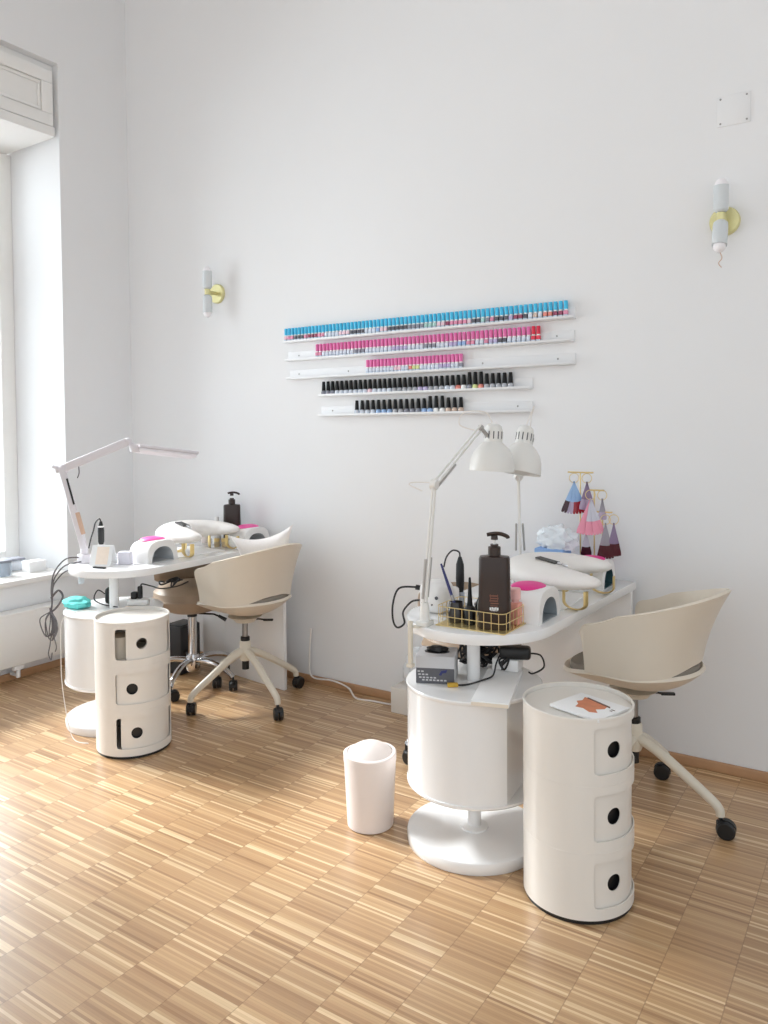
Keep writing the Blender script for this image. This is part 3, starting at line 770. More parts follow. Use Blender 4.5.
# ------------------------------------------------------------------ bar lamp, left desk
O = Vector((-3.295, 2.345, TZ))
t = thing('desk_lamp', 'white jointed bar lamp at the window end of the left desk', 'lamp', O)
e = Vector((-3.359, 2.276, 1.195)) - O; w = Vector((-3.134, 2.488, 1.325)) - O
bm = BM(); box(bm, (0, 0, .02), (.05, .05, .05), bev=.006); lathe(bm, [(.019, .04), (.016, .09)], 18); box(bm, (-.03, 0, -.04), (.012, .03, .13), bev=.003); obj('clamp', bm, LILACW, t)
def flatarm(bm, a, b, wd, th):
    M = align(a, b); L = (Vector(b) - Vector(a)).length
    box(bm, (0, 0, L / 2), (th, wd, L), bev=.006, M=M)
bm = BM(); flatarm(bm, (0, 0, .07), e, .030, .044); obj('lower_arm', bm, LILACW, t)
bm = BM(); M_ = Matrix.Translation(Vector((.024, -.004, 0))) @ align(Vector((0, 0, .07)), e); box(bm, (0, 0, .29), (.008, .008, .13), M=M_); obj('arm_slot', bm, BLACKP, t)
bm = BM(); M_ = align(Vector((0, 0, .07)), e); M_ = Matrix.Translation(Vector((.026, .0, 0))) @ M_; box(bm, (0, 0, .13), (.012, .02, .11), M=M_, bev=.003); obj('arm_clip', bm, TAN, t)
bm = BM(); flatarm(bm, e, w, .040, .030); obj('upper_arm', bm, LILACW, t)
bm = BM(); ball(bm, e, .022); rod(bm, e + Vector((-.02, -.015, 0)), e + Vector((.02, .015, 0)), .019, 18); rod(bm, e + Vector((-.02, -.015, .008)), e + Vector((-.035, -.026, .012)), .008); obj('elbow_joint', bm, LILACW, t)
bm = BM(); tube(bm, catmull([e + Vector((.06, .05, .012)), e + Vector((.062, .05, -.02)), e + Vector((.055, .045, -.045))]), .003, 6); obj('cord', bm, CORDG, t)
hv0 = Vector((-3.105, 2.524, 1.286)) - O; hv1 = Vector((-3.0, 2.786, 1.247)) - O
bm = BM(); rod(bm, w, w + Vector((.018, .016, -.03)), .013); ball(bm, w, .019); box(bm, hv0 + Vector((-.008, -.01, .006)), (.05, .05, .042), R(60), bev=.01); obj('head_joint', bm, LILACW, t)
ang = math.atan2(hv1.y - hv0.y, hv1.x - hv0.x)
M_ = Matrix.Translation((hv0 + hv1) / 2) @ Matrix.Rotation(ang, 4, 'Z') @ Matrix.Rotation(R(8), 4, 'Y') @ Matrix.Rotation(R(-9), 4, 'X')
Lh = (hv1 - hv0).length + .02
bm = BM(); box(bm, (0, 0, .010), (Lh, .10, .016), bev=.006, M=M_); hd = obj('lamp_head', bm, LILACW, t)
bm = BM(); box(bm, (0, 0, -.006), (Lh - .015, .09, .016), bev=.006, M=M_); obj('diffuser', bm, LEDM, hd)

# ------------------------------------------------------------------ UV lamps
def uv_lamp(loc, rz, pink, dark, label, L=.17, wy=.185, h=.105):
    t = thing('nail_lamp', label, 'nail lamp', loc, rz, 'white nail lamps with pink tops')
    n = 24
    def arch(w, hh, p):   # superellipse arch from right foot over the top to left foot, in y-z
        out = []
        for i in range(n + 1):
            a = PI * i / n; c, s = math.cos(a), math.sin(a)
            out.append((w / 2 * math.copysign(abs(c) ** p, c), hh * abs(s) ** p))
        return out
    secs = [(0, 1., 1.), (-.006, 1.02, 1.02), (-.08, 1.04, 1.04), (-.12, 1.0, 1.0), (-.145, .93, .92), (-.162, .8, .75), (-.17, .6, .5)]
    bm = BM(); rings = []
    for x, sw, shh in secs: rings.append([bm.verts.new((x, y * sw, z * shh)) for y, z in arch(wy, h, .62)])
    for a, b in zip(rings, rings[1:]):
        for i in range(n): bm.faces.new((a[i], a[i + 1], b[i + 1], b[i]))
    bm.faces.new(rings[-1])
    inn = [bm.verts.new((0, y, z)) for y, z in arch(wy * .72, h * .72, .85)]
    for i in range(n): bm.faces.new((rings[0][i], rings[0][i + 1], inn[i + 1], inn[i]))
    obj('housing', bm, WHITEP, t)
    bm = BM(); b2 = [bm.verts.new((-.001, y, z)) for y, z in arch(wy * .72, h * .72, .85)]; b3 = [bm.verts.new((-.13, y * .9, z * .9)) for y, z in arch(wy * .72, h * .72, .85)]
    for i in range(n): bm.faces.new((b2[i], b2[i + 1], b3[i + 1], b3[i]))
    bm.faces.new(b3); box(bm, (-.065, 0, .002), (.13, wy * .68, .003)); obj('tunnel', bm, dark, t)
    bm = BM(); ball(bm, (-.075, 0, h * 1.0), .07, (.85, .9, .2)); obj('top_cover', bm, pink, t)
    return t
uv_lamp((-.955, 2.455, TZ), 0, PINK, DARKIN, 'white nail lamp with magenta top behind the gold basket')
uv_lamp((-.95, 3.085, TZ), 0, PINK, TEALIN, 'white nail lamp half hidden at the wall end of the right desk', wy=.165)
uv_lamp((-2.985, 2.565, TZ), 0, LPINK, GREYIN, 'white nail lamp with pink top on the window side of the left desk', L=.18)
uv_lamp((-2.91, 3.155, TZ), R(-6), LPINK, GREYIN, 'white nail lamp with pink top at the wall end of the left desk')

# ------------------------------------------------------------------ armrests
def armrest(loc, rz, label):
    t = thing('arm_cushion', label, 'armrest', loc, rz, 'white nail armrests on gold legs')
    pts = [(.205, -.17), (.10, -.165), (-.03, -.13), (-.125, -.02), (-.09, .10), (.01, .155), (.12, .155)]
    P = catmull([(x, y, .106) for x, y in pts], 8)
    n = len(P)
    rr = [.070 * max(.12, min(1, math.sin(PI * (i + .6) / (n + .2)) ** .45)) * (1.05 + .25 * math.sin(PI * i / (n - 1))) for i in range(n)]
    bm = BM(); tube(bm, P, rr, 22, sx=1.15, sy=.55, up=(0, 0, 1)); obj('pad', bm, PUWHITE, t, ang=80)
    for x, y, az in ((.115, -.165, R(-10)), (-.07, -.09, R(40)), (-.06, .12, R(-40)), (.09, .152, 0)):
        hoop = []
        w, zt = .045, .074
        for i in range(13):
            a = PI + PI * i / 12
            hoop.append((w * math.cos(a), 0, .030 + .0245 * math.sin(a)))
        pts3 = [(-w, 0, zt)] + hoop + [(w, 0, zt)]
        M = Matrix.Translation((x, y, 0)) @ Matrix.Rotation(az, 4, 'Z')
        bm = BM(); tube(bm, [M @ Vector(q) for q in pts3], .0055, 8, sx=2.0, sy=.6); obj('leg', bm, GOLD, t)
    return t
armrest((-1.03, 2.79, TZ), R(-4), 'white U-shaped armrest on gold legs on the right desk')
armrest((-3.07, 2.88, TZ), R(-4), 'white U-shaped armrest on gold legs on the left desk')
def tool(loc, rz, tilt, label, s=1.):
    t = thing('slotted_tool', label, 'tool', loc, rz)
    M = Matrix.Rotation(tilt, 4, 'Y')
    bm = BM()
    for k in range(4): box(bm, (0, (k - 1.5) * .0105 * s, .006), (.085, .005 * s, .006), M=M)
    for x in (-.041, -.014, .014, .041): box(bm, (x, 0, .006), (.006, .040 * s, .007), bev=.002, M=M)
    obj('grate', bm, mat('dark grey plastic', (.30, .29, .28), .4), t)
    bm = BM(); tube(bm, catmull([M @ Vector(q) for q in ((.044, 0, .006), (.06, .008, .004), (.075, -.004, .006), (.085, .004, .004))]), .0055, 8); obj('handle', bm, CHROME, t)
tool((-1.06, 2.70, TZ + .149), R(-14), R(7), 'dark slotted tool with chrome end lying on the right armrest', .8)
tool((-3.09, 2.785, TZ + .149), R(-14), R(7), 'dark slotted tool lying on the left armrest')

# ------------------------------------------------------------------ pump bottles
def pump_bottle(loc, rz, s, label, marks=True):
    t = thing('pump_bottle', label, 'bottle', loc, rz, 'dark brown pump bottles')
    w, d, h = .098 * s, .062 * s, .222 * s
    def sec(k, z):
        n = 36; out = []
        for i in range(n):
            a = 2 * PI * i / n; c, q = math.cos(a), math.sin(a)
            out.append(Vector((w / 2 * k * math.copysign(abs(c) ** .65, c), d / 2 * k * math.copysign(abs(q) ** .65, q), z)))
        return out
    bm = BM(); rs = []
    for k, z in ((.96, 0), (1.02, .004), (1.0, h * .3), (.97, h * .7), (.955, h * .955), (.90, h * .985), (.45, h), (.40, h)):
        rs.append([bm.verts.new(p) for p in sec(k, z)])
    for a, b in zip(rs, rs[1:]):
        for i in range(36): bm.faces.new((a[i], a[(i + 1) % 36], b[(i + 1) % 36], b[i]))
    bm.faces.new(rs[0][::-1]); bm.faces.new(rs[-1]); obj('body', bm, BROWN, t)
    bm = BM(); lathe(bm, [(.019 * s, h), (.019 * s, h + .026 * s), (.012 * s, h + .028 * s), (.012 * s, h + .034 * s)], 24); obj('collar', bm, BROWN, t)
    bm = BM(); lathe(bm, [(.0045 * s, h + .034 * s), (.0045 * s, h + .05 * s)], 12); obj('stem', bm, WHITEP, t)
    bm = BM(); lathe(bm, [(.011 * s, h + .048 * s), (.010 * s, h + .06 * s)], 16)
    tube(bm, catmull([(-.022 * s, 0, h + .062 * s), (0, 0, h + .066 * s), (.02 * s, 0, h + .065 * s), (.038 * s, 0, h + .058 * s), (.041 * s, 0, h + .052 * s)]), .006 * s, 10, sx=1.2); obj('pump_head', bm, BROWN, t)
    if marks:
        bm = BM(); yf = -d / 2 - .0006
        for i in range(4): box(bm, ((i % 2) * .003 - .0015, yf, h * .47 - i * .0075 * s), (.024 * s, .0012, .004 * s))
        for sx in (-.011, .011): box(bm, (sx * s, yf, h * .44), (.002 * s, .0012, .022 * s))
        box(bm, (0, yf, h * .335), (.022 * s, .0012, .0025 * s)); obj('emblem', bm, mat('copper print', (.48, .30, .24), .5), t)
        bm = BM()
        for i in range(5): box(bm, ((i - 2) * .0055 * s, yf, h * .295 + (.001 if i % 2 else 0)), (.004 * s, .0012, .008 * s))
        box(bm, (0, yf, h * .27), (.02 * s, .0012, .0015)); obj('lettering', bm, PAPER, t)
    return t
pump_bottle((-1.058, 2.245, TZ + .0045), R(22), 1.05, 'large dark brown pump bottle in the gold basket')
pump_bottle((-3.13, 3.19, TZ), R(40), 1.0, 'dark brown pump bottle at the wall end of the left desk', False)

# ------------------------------------------------------------------ gold wire basket with contents
bx, by, bw, bd = -1.122, 2.276, .245, .172
t = thing('wire_basket', 'gold wire basket at the front of the right desk', 'basket', (bx, by, TZ))
bm = BM(); box(bm, (0, 0, .002), (bw, bd, .004), bev=.0015); obj('tray', bm, GOLD, t)
def rrect(w, d, z, r=.02, n=5):
    out = []
    for (sx, sy, a0) in ((1, 1, 0), (-1, 1, 90), (-1, -1, 180), (1, -1, 270)):
        for i in range(n + 1):
            a = R(a0 + 90 * i / n); out.append(Vector((sx * (w / 2 - r) + r * math.cos(a), sy * (d / 2 - r) + r * math.sin(a), z)))
    return out
bm = BM()
for z in (.033, .064): tube(bm, rrect(bw - .004, bd - .004, z), .0014, 6, closed=True)
obj('rail', bm, GOLD, t)
bm = BM()
for i in range(9):
    x = -bw / 2 + .02 + (bw - .04) * i / 8
    for s in (-1, 1): rod(bm, (x, s * (bd / 2 - .002), .003), (x, s * (bd / 2 - .002), .064), .0011, 6)
for i in range(6):
    y = -bd / 2 + .02 + (bd - .04) * i / 5
    for s in (-1, 1): rod(bm, (s * (bw / 2 - .002), y, .003), (s * (bw / 2 - .002), y, .064), .0011, 6)
obj('wires', bm, GOLD, t)
BZ = TZ + .0045
t = thing('brush_jar', 'dark textured glass jar in the gold basket, blue brush in it', 'jar', (-1.202, 2.255, BZ))
bm = BM(); lathe(bm, [(0, 0), (.026, 0), (.030, .008), (.031, .03), (.025, .05), (.022, .066), (.019, .066), (.022, .05), (.026, .03), (.024, .006), (0, .005)], 28, cap=False); obj('vessel', bm, SMOKE, t)
t = thing('nail_brush', 'navy blue brush leaning out of the dark jar in the basket', 'brush', (-1.202, 2.255, BZ + .012))
p0, p1 = Vector((.012, .0, 0)), Vector((-.062, .012, .172))
bm = BM(); n = 10; tube(bm, [p0 + (p1 - p0) * i / n for i in range(n + 1)], [.0035 + .0018 * math.sin(PI * i / n) for i in range(n + 1)], 8); obj('shaft', bm, NAVY, t)
bm = BM(); rod(bm, p0 + (p1 - p0) * .32, p0 + (p1 - p0) * .42, .0062); obj('ferrule', bm, STEEL, t)
t = thing('gel_bottle', 'black bottle with long tapered cap in the gold basket', 'bottle', (-1.147, 2.247, BZ))
bm = BM(); lathe(bm, [(0, 0), (.018, 0), (.019, .003), (.019, .05), (.012, .06), (.009, .062), (0, .062)], 20, cap=False); obj('body', bm, BLACKP, t)
bm = BM(); lathe(bm, [(0, .062), (.010, .062), (.0085, .07), (.004, .150), (.003, .153), (0, .154)], 16, cap=False); obj('cap', bm, BLACKS, t)
t = thing('clippers', 'black and silver clippers standing beside the brown pump bottle', 'clippers', (-1.152, 2.31, BZ))
bm = BM(); p = [Vector((-.008, 0, 0)), Vector((.0, 0, .05)), Vector((.03, .01, .12))]; tube(bm, catmull(p), .0085, 8, sx=1.3, sy=.7); obj('handle', bm, BLACKP, t)
bm = BM(); tube(bm, catmull([Vector((.006, -.008, .02)), Vector((.012, -.008, .07)), Vector((.04, .0, .105))]), .004, 8); obj('blade', bm, STEEL, t)
t = thing('oil_bottle', 'pink glass bottle at the right end of the gold basket', 'bottle', (-1.022, 2.325, BZ))
bm = BM(); box(bm, (0, 0, .036), (.036, .036, .072), bev=.005); obj('body', bm, ROSE, t)
bm = BM(); lathe(bm, [(.012, .072), (.012, .082)], 18); lathe(bm, [(.0175, .082), (.0175, .115), (.015, .118)], 20); obj('cap', bm, mat('rose cap', (.93, .72, .70), .3), t)

# ------------------------------------------------------------------ nail drill unit right
t = thing('nail_drill', 'white rounded nail drill unit with black plug at the left edge of the right desk', 'nail drill', (-1.335, 2.36, TZ))
bm = BM(); box(bm, (0, 0, .055), (.10, .105, .11), bev=.03, seg=4); obj('housing', bm, WHITEP, t)
bm = BM(); box(bm, (.01, .068, .04), (.08, .035, .08), bev=.014, seg=3); obj('battery_case', bm, WHITEP, t)
bm = BM(); rod(bm, (-.05, -.0, .075), (-.078, -.012, .08), .009); 
tube(bm, catmull([(-.078, -.012, .08), (-.13, -.04, .075), (-.15, -.05, .02), (-.15, -.05, -.04), (-.135, -.045, -.065), (-.115, -.03, -.05), (-.12, -.03, -.01), (-.085, -.03, .03), (-.05, -.03, .04)], 8), .0035, 8); obj('cord', bm, CORDB, t)
bm = BM(); rod(bm, (.03, -.0525, .06), (.03, -.056, .06), .006); rod(bm, (.012, -.0525, .035), (.012, -.056, .035), .003); obj('button', bm, GREYLBL, t)
t = thing('drill_handpiece', 'black nail drill handpiece upright in a clear stand behind the gold basket', 'handpiece', (-1.305, 2.48, TZ))
bm = BM(); lathe(bm, [(0, 0), (.03, 0), (.03, .006), (.017, .012), (.0155, .052), (.013, .052), (.012, .012), (0, .012)], 22, cap=False); obj('stand', bm, mat('frosted clear plastic', (.80, .82, .85), .15, trans=.5), t)
bm = BM(); lathe(bm, [(0, .014), (.008, .014), (.011, .05), (.0145, .06), (.0155, .1), (.0145, .15), (.010, .165), (.006, .178), (0, .178)], 20, cap=False); obj('grip', bm, BLACKP, t)
bm = BM(); tube(bm, catmull([(0, 0, .176), (-.004, 0, .195), (-.025, -.01, .20), (-.045, -.02, .175), (-.05, -.03, .14)]), .003, 6); obj('cord', bm, CORDB, t)

# ------------------------------------------------------------------ tissues, papers
t = thing('tissue_pack', 'blue banded tissue pack with crumpled white film at the wall end of the right desk', 'tissue pack', (-1.20, 3.12, TZ))
bm = BM(); box(bm, (0, 0, .0675), (.13, .10, .135), bev=.008); obj('pack', bm, BLUELBL, t)
o = crumple('film', (.02, 0, .13), (.075, .052, .095), CLEARF, None, None, 5, .42, 3.4); o.parent = t
bm = BM(); box(bm, (-1.10, 2.74, TZ + .001), (.26, .30, .002), R(4)); tag(obj('paper_towel', bm, PAPER), 'white paper towel under the right armrest', 'paper')
bm = BM(); box(bm, (-3.13, 2.83, TZ + .001), (.28, .32, .002), R(-5)); tag(obj('paper_towel', bm, PAPER), 'white paper towel under the left armrest', 'paper')
bm = BM(); box(bm, (-1.22, 2.55, TZ + .006), (.10, .07, .012), R(10), bev=.003); tag(obj('metal_tray', bm, STEEL), 'small silver tray between basket and nail lamp on the right desk', 'tray')

# ------------------------------------------------------------------ swatch rack
RY = 3.20
t = thing('swatch_rack', 'brass rack for colour swatches at the wall end of the right desk', 'rack', (-1.058, RY, TZ))
bm = BM(); box(bm, (0, 0, .004), (.13, .07, .008), bev=.003); obj('base', bm, PINK, t)
bm = BM()
rod(bm, (-.05, 0, .008), (-.05, 0, .452), .003); rod(bm, (0.01, 0, .008), (0.01, 0, .38), .003); rod(bm, (.045, 0, .008), (.045, 0, .29), .003)
rod(bm, (-.10, -.012, .451), (.01, -.012, .451), .0035); rod(bm, (-.02, -.012, .378), (.055, -.012, .378), .0035); rod(bm, (0.0, -.012, .288), (.09, -.012, .288), .0035)
obj('rods', bm, GOLD, t)
def swatches(x, y, ztop, tipcols, n, L, spread, rz, label):
    t = thing('swatch_ring', label, 'colour swatches', (x, y, ztop), rz, 'nail colour swatch rings on the brass rack')
    rr = .02
    bm = BM(); tube(bm, [(rr * math.cos(2 * PI * i / 28), 0, -rr + .004 + rr * math.sin(2 * PI * i / 28)) for i in range(28)], .0016, 6, closed=True); obj('ring', bm, GOLD, t)
    for k in range(n):
        f = (k / (n - 1) - .5) * 2; a = f * spread
        M = Matrix.Translation((0, -.003 + .0022 * (k % 3), -2 * rr + .006)) @ Matrix.Rotation(-a, 4, 'Y')
        base, tip = tipcols(k)
        bm = BM(); w = .0062
        pr = [(-.0025, .004), (-w, -L * .5), (-w * 1.1, -L * .85), (-w * .8, -L), (w * .8, -L), (w * 1.1, -L * .85), (w, -L * .5), (.0025, .004)]
        Mq = M @ Matrix.Rotation(R(90), 4, 'X')
        # two zones: stick and painted tip
        prism(bm, [(-.0025, .004), (-w, -L * .62), (w, -L * .62), (.0025, .004)], -.0007, .0007, M=Mq, mi=0)
        prism(bm, [(-w, -L * .62), (-w * 1.1, -L * .9), (-w * .7, -L), (w * .7, -L), (w * 1.1, -L * .9), (w, -L * .62)], -.0012, .0012, M=Mq, mi=1)
        obj('swatch', bm, [base, tip], t)
CB = {k: mat('swatch ' + k, v, .15, var=.05) for k, v in dict(blue=(.62, .76, .92), red=(.66, .14, .20), dark=(.25, .10, .14), lilac=(.72, .66, .76), pink=(.93, .60, .69), pale=(.82, .82, .87), grey=(.62, .60, .64), wine=(.32, .08, .14), violet=(.56, .48, .60)).items()}
swatches(-1.128, RY - 0.02, 1.178, lambda k: (CB['blue'], CB['dark'] if k < 2 else CB['lilac'] if k < 4 else CB['red']), 9, 0.135, R(22), R(30), 'blue swatch fan with red tips, upper left on the brass rack')
swatches(-1.073, RY - 0.02, 1.178, lambda k: (CB['violet'], CB['lilac']), 7, 0.115, R(14), R(30), 'lilac swatch fan on the topmost bar, right of the blue fan')
swatches(-1.048, RY - 0.05, 1.112, lambda k: (CB['pink'] if k < 3 else CB['pale'], CB['pink']), 10, 0.15, R(21), R(30), 'large pale swatch fan with pink tips in the middle of the rack')
swatches(-1.008, RY - 0.02, 1.11, lambda k: (CB['grey'], CB['lilac']), 5, 0.085, R(9), R(40), 'small lilac swatch fan behind the pink-tipped fan')
swatches(-0.991, RY - 0.03, 1.01, lambda k: (CB['grey'], CB['wine']), 6, 0.145, R(12), R(30), 'grey swatch fan with wine tips, lower right front on the rack')
swatches(-0.963, RY - 0.01, 1.01, lambda k: (CB['violet'], CB['wine']), 6, 0.135, R(11), R(30), 'violet swatch fan with wine tips at the far right of the rack')
swatches(-1.078, RY - 0.015, 0.965, lambda k: (CB['pale'], CB['dark']), 6, 0.095, R(11), R(30), 'pale swatch fan with dark tips hanging below the pink-tipped fan')

# ------------------------------------------------------------------ things on right drum
DZ = .5405
t = thing('glove_box', 'grey printed glove box with black gloves on the right desk drum', 'box', (-1.272, 2.25, DZ), math.atan2(.05, .118))
bm = BM(); box(bm, (0, 0, .045), (.128, .12, .09), bev=.002); obj('carton', bm, GREYW, t)
bm = BM(); box(bm, (0, -.0605, .026), (.126, .001, .05)); obj('label_panel', bm, GREYLBL, t)
bm = BM()
for i, (x, z, w_) in enumerate([(-.045, .04, .03), (-.035, .03, .045), (-.02, .02, .07), (.0, .012, .09)]):
    for q in range(int(w_ / .012)): box(bm, (x - w_ / 2 + .012 * q + .006, -.0613, z), (.008, .0008, .0045))
obj('lettering', bm, GREYW, t)
bm = BM(); prism(bm, [(.012, .03), (.02, .044), (.04, .048), (.036, .038), (.024, .036), (.02, .028)], 0, .001, M=Matrix.Translation((0, -.061, 0)) @ Matrix.Rotation(R(90), 4, 'X')); obj('emblem', bm, NAVY, t)
bm = BM(); lathe(bm, [(0, 0), (.042, 0), (.042, .001), (0, .001)], 28, (0, 0, .0901), Matrix.Diagonal((1., .62, 1, 1)), cap=False); obj('opening', bm, BLACKP, t)
o = crumple('gloves', (0, 0, .088), (.035, .02, .022), BLACKP, None, None, 8, .3, 2.); o.parent = t
t = thing('paper_pad', 'white paper pad lying across the right desk drum', 'paper', (-1.056, 2.265, DZ), R(16.5))
bm = BM(); box(bm, (0, 0, .007), (.115, .345, .014), bev=.001); obj('sheets', bm, PAPER, t)
bm = BM(); box(bm, (0, -.174, .005), (.112, .004, .010)); obj('front_edge', bm, CARDB, t)
bm = BM(); box(bm, (-1.095, 2.425, DZ + .015 + .02), (.09, .07, .04), R(8), bev=.004); tag(obj('socket_block', bm, WHITEP), 'small white socket block under the black power adapter', 'socket')
t = thing('power_adapter', 'black power adapter on the white socket block under the right tabletop', 'adapter', (-1.065, 2.42, DZ + .0555), R(22))
bm = BM(); box(bm, (0, 0, .021), (.105, .05, .042), bev=.012, seg=3); obj('housing', bm, BLACKP, t)
bm = BM(); tube(bm, catmull([(.05, 0, .02), (.085, -.005, .015), (.095, -.015, -.02), (.06, -.04, -.036), (.045, -.045, -.030)], 8), .003, 6)
tube(bm, catmull([(-.05, -.01, .015), (-.062, -.04, -.01), (-.07, -.09, -.034), (-.10, -.13, -.038), (-.145, -.14, -.051), (-.18, -.155, -.051)], 8), .003, 6); obj('cord', bm, CORDB, t)
bm = BM(); box(bm, (-.195, -.160, -.049), (.034, .016, .012), R(15), bev=.002); obj('plug', bm, YELLOWP, t)
def tangle(c, s, n, seed, r=.003, m=CORDB, name='cord_tangle', label='', zmin=None):
    rnd = random.Random(seed); pts = []
    for i in range(n):
        a = rnd.random() * 2 * PI; q = .4 + .6 * rnd.random()
        z = c[2] + s[2] * (rnd.random() * 2 - 1)
        pts.append((c[0] + s[0] * q * math.cos(a + i * 2.1), c[1] + s[1] * q * math.sin(a + i * 2.1), max(z, zmin or -9)))
    bm = BM(); tube(bm, catmull(pts, 6), r, 6)
    return tag(obj(name, bm, m), label, 'cable')
tangle((-1.21, 2.44, .612), (.085, .06, .06), 70, 4, .004, label='black cord tangle beside the column under the right tabletop', zmin=DZ + .012)
tangle((-1.09, 2.39, .585), (.02, .03, .03), 10, 9, .0035, label='short black cord loop between column and power adapter on the right drum', zmin=DZ + .025)

# ------------------------------------------------------------------ things on left desk and drum
t = thing('leaflet_stand', 'white folded leaflet stand with peach pattern on the left desk', 'leaflet stand', (-3.155, 2.35, TZ), R(28))
Mf = Matrix.Translation((0, -.04, .003)) @ Matrix.Rotation(R(-22), 4, 'X')
bm = BM(); box(bm, (0, 0, .05), (.105, .003, .10), M=Mf); obj('front_leaf', bm, PAPER, t)
bm = BM(); box(bm, (.005, -.002, .05), (.06, .001, .085), M=Mf); obj('print', bm, PEACH, t)
bm = BM(); box(bm, (0, 0, .05), (.105, .003, .10), M=Matrix.Translation((0, .04, .003)) @ Matrix.Rotation(R(22), 4, 'X')); obj('back_leaf', bm, PAPER, t)
bm = BM(); box(bm, (0, 0, .0015), (.10, .10, .003)); obj('foot', bm, WHITEP, t)
t = thing('drill_handpiece', 'black nail drill handpiece standing behind the leaflet stand on the left desk', 'handpiece', (-3.400, 2.52, TZ))
bm = BM(); lathe(bm, [(0, 0), (.03, 0), (.03, .006), (.018, .012), (.017, .06), (.012, .06), (.011, .012), (0, .012)], 22, cap=False); obj('stand', bm, WHITEP, t)
bm = BM(); lathe(bm, [(0, .05), (.011, .06), (.0155, .075), (.0165, .13), (.015, .150), (.011, .160), (.007, .178), (0, .18)], 20, cap=False); obj('grip', bm, BLACKP, t)
bm = BM(); lathe(bm, [(.0162, .148), (.0162, .156)], 20); obj('collar', bm, WHITEP, t)
bm = BM(); tube(bm, catmull([(0, 0, .178), (-.008, -.004, .192), (-.025, -.015, .17), (-.035, -.02, .13), (-.045, -.028, .09), (-.055, -.035, .04)]), .0038, 6); obj('cord', bm, CORDB, t)
bm = BM(); box(bm, (-3.095, 2.43, TZ + .03), (.06, .04, .06), R(30), bev=.003); tag(obj('carton', bm, mat('pale lilac carton', (.90, .89, .93), .7, var=.04, scale=90)), 'small pale carton between leaflet stand and nail lamp', 'box')
bm = BM(); box(bm, (-3.10, 2.285, TZ + .004), (.07, .014, .008), R(12), bev=.002); tag(obj('nail_file', bm, BLACKP), 'thin black file at the front of the left desk', 'nail file')
for i, (x, y, m, lb) in enumerate(((-3.27, 3.12, BINM, 'pale pink small bottle left of the brown pump bottle'), (-3.19, 3.13, WHITEP, 'white bottle close beside the brown pump bottle on the left desk'))):
    t = thing('lotion_bottle', lb, 'bottle', (x, y, TZ))
    h = .12 if i == 0 else .15
    bm = BM(); lathe(bm, [(0, 0), (.022, 0), (.024, .004), (.024, h * .75), (.012, h * .85), (0, h * .85)], 22, cap=False); obj('body', bm, m, t)
    bm = BM(); lathe(bm, [(.012, h * .85), (.012, h), (.010, h + .003)], 18); obj('cap', bm, m, t)
for i in range(4):
    t = thing('gel_pot', '%s small dark-lidded pot from the left in the row behind the left armrest' % ('leftmost', 'second', 'third', 'rightmost')[i] if i in (1, 2) else '%s small dark-lidded pot in the row behind the left armrest' % ('leftmost', '', '', 'rightmost')[i], 'pot', (-3.115 + .036 * i, 3.055 + .02 * i, TZ), 0, 'dark-lidded pots')
    bm = BM(); lathe(bm, [(0, 0), (.015, 0), (.015, .028), (0, .028)], 18, cap=False); obj('pot', bm, mat('beige pot', (.80, .72, .58), .4), t)
    bm = BM(); lathe(bm, [(0, .028), (.016, .028), (.016, .045), (0, .046)], 18, cap=False); obj('lid', bm, BLACKP if i > 1 else GOLD, t)
o = crumple('cleaning_cloth', (-3.235, 2.26, DZ), (.075, .05, .05), TEALC, 'crumpled turquoise cloth on the left desk drum', 'cloth', 11, .3, 2.6)
t = thing('power_adapter', 'black round-backed adapter beside the column under the left tabletop', 'adapter', (-3.165, 2.40, DZ), R(40))
bm = BM(); box(bm, (0, 0, .04), (.06, .055, .08), bev=.018, seg=3); obj('housing', bm, BLACKP, t)
bm = BM(); tube(bm, catmull([(-.03, -.01, .05), (-.06, -.02, .07), (-.075, -.03, .03), (-.03, -.06, .01), (.02, -.09, .006), (.05, -.11, .006)], 8), .003, 6); obj('cord', bm, CORDB, t)
t = thing('plug_socket', 'black plug in a white socket block right of the left column', 'plug', (-3.03, 2.45, DZ), R(30))
bm = BM(); box(bm, (0, 0, .014), (.10, .045, .028), bev=.006); obj('socket', bm, WHITEP, t)
bm = BM(); box(bm, (-.02, 0, .045), (.028, .03, .034), bev=.005); box(bm, (.008, 0, .06), (.02, .024, .06), bev=.005); obj('plug', bm, BLACKP, t)
bm = BM(); tube(bm, catmull([(.012, 0, .088), (.02, .0, .10), (.06, .02, .085), (.10, .04, .07), (.16, .10, .07), (.20, .14, .085)], 8), .0035, 6); obj('cord', bm, CORDB, t)
tangle((-2.965, 2.60, .63), (.05, .07, .02), 16, 21, .004, label='black cords bunched under the right side of the left tabletop')
bm = BM(); box(bm, (-2.99, 2.385, DZ + .002), (.09, .06, .004), R(25)); tag(obj('leaflet', bm, PEACH), 'pinkish printed leaflet on the left desk drum', 'leaflet')
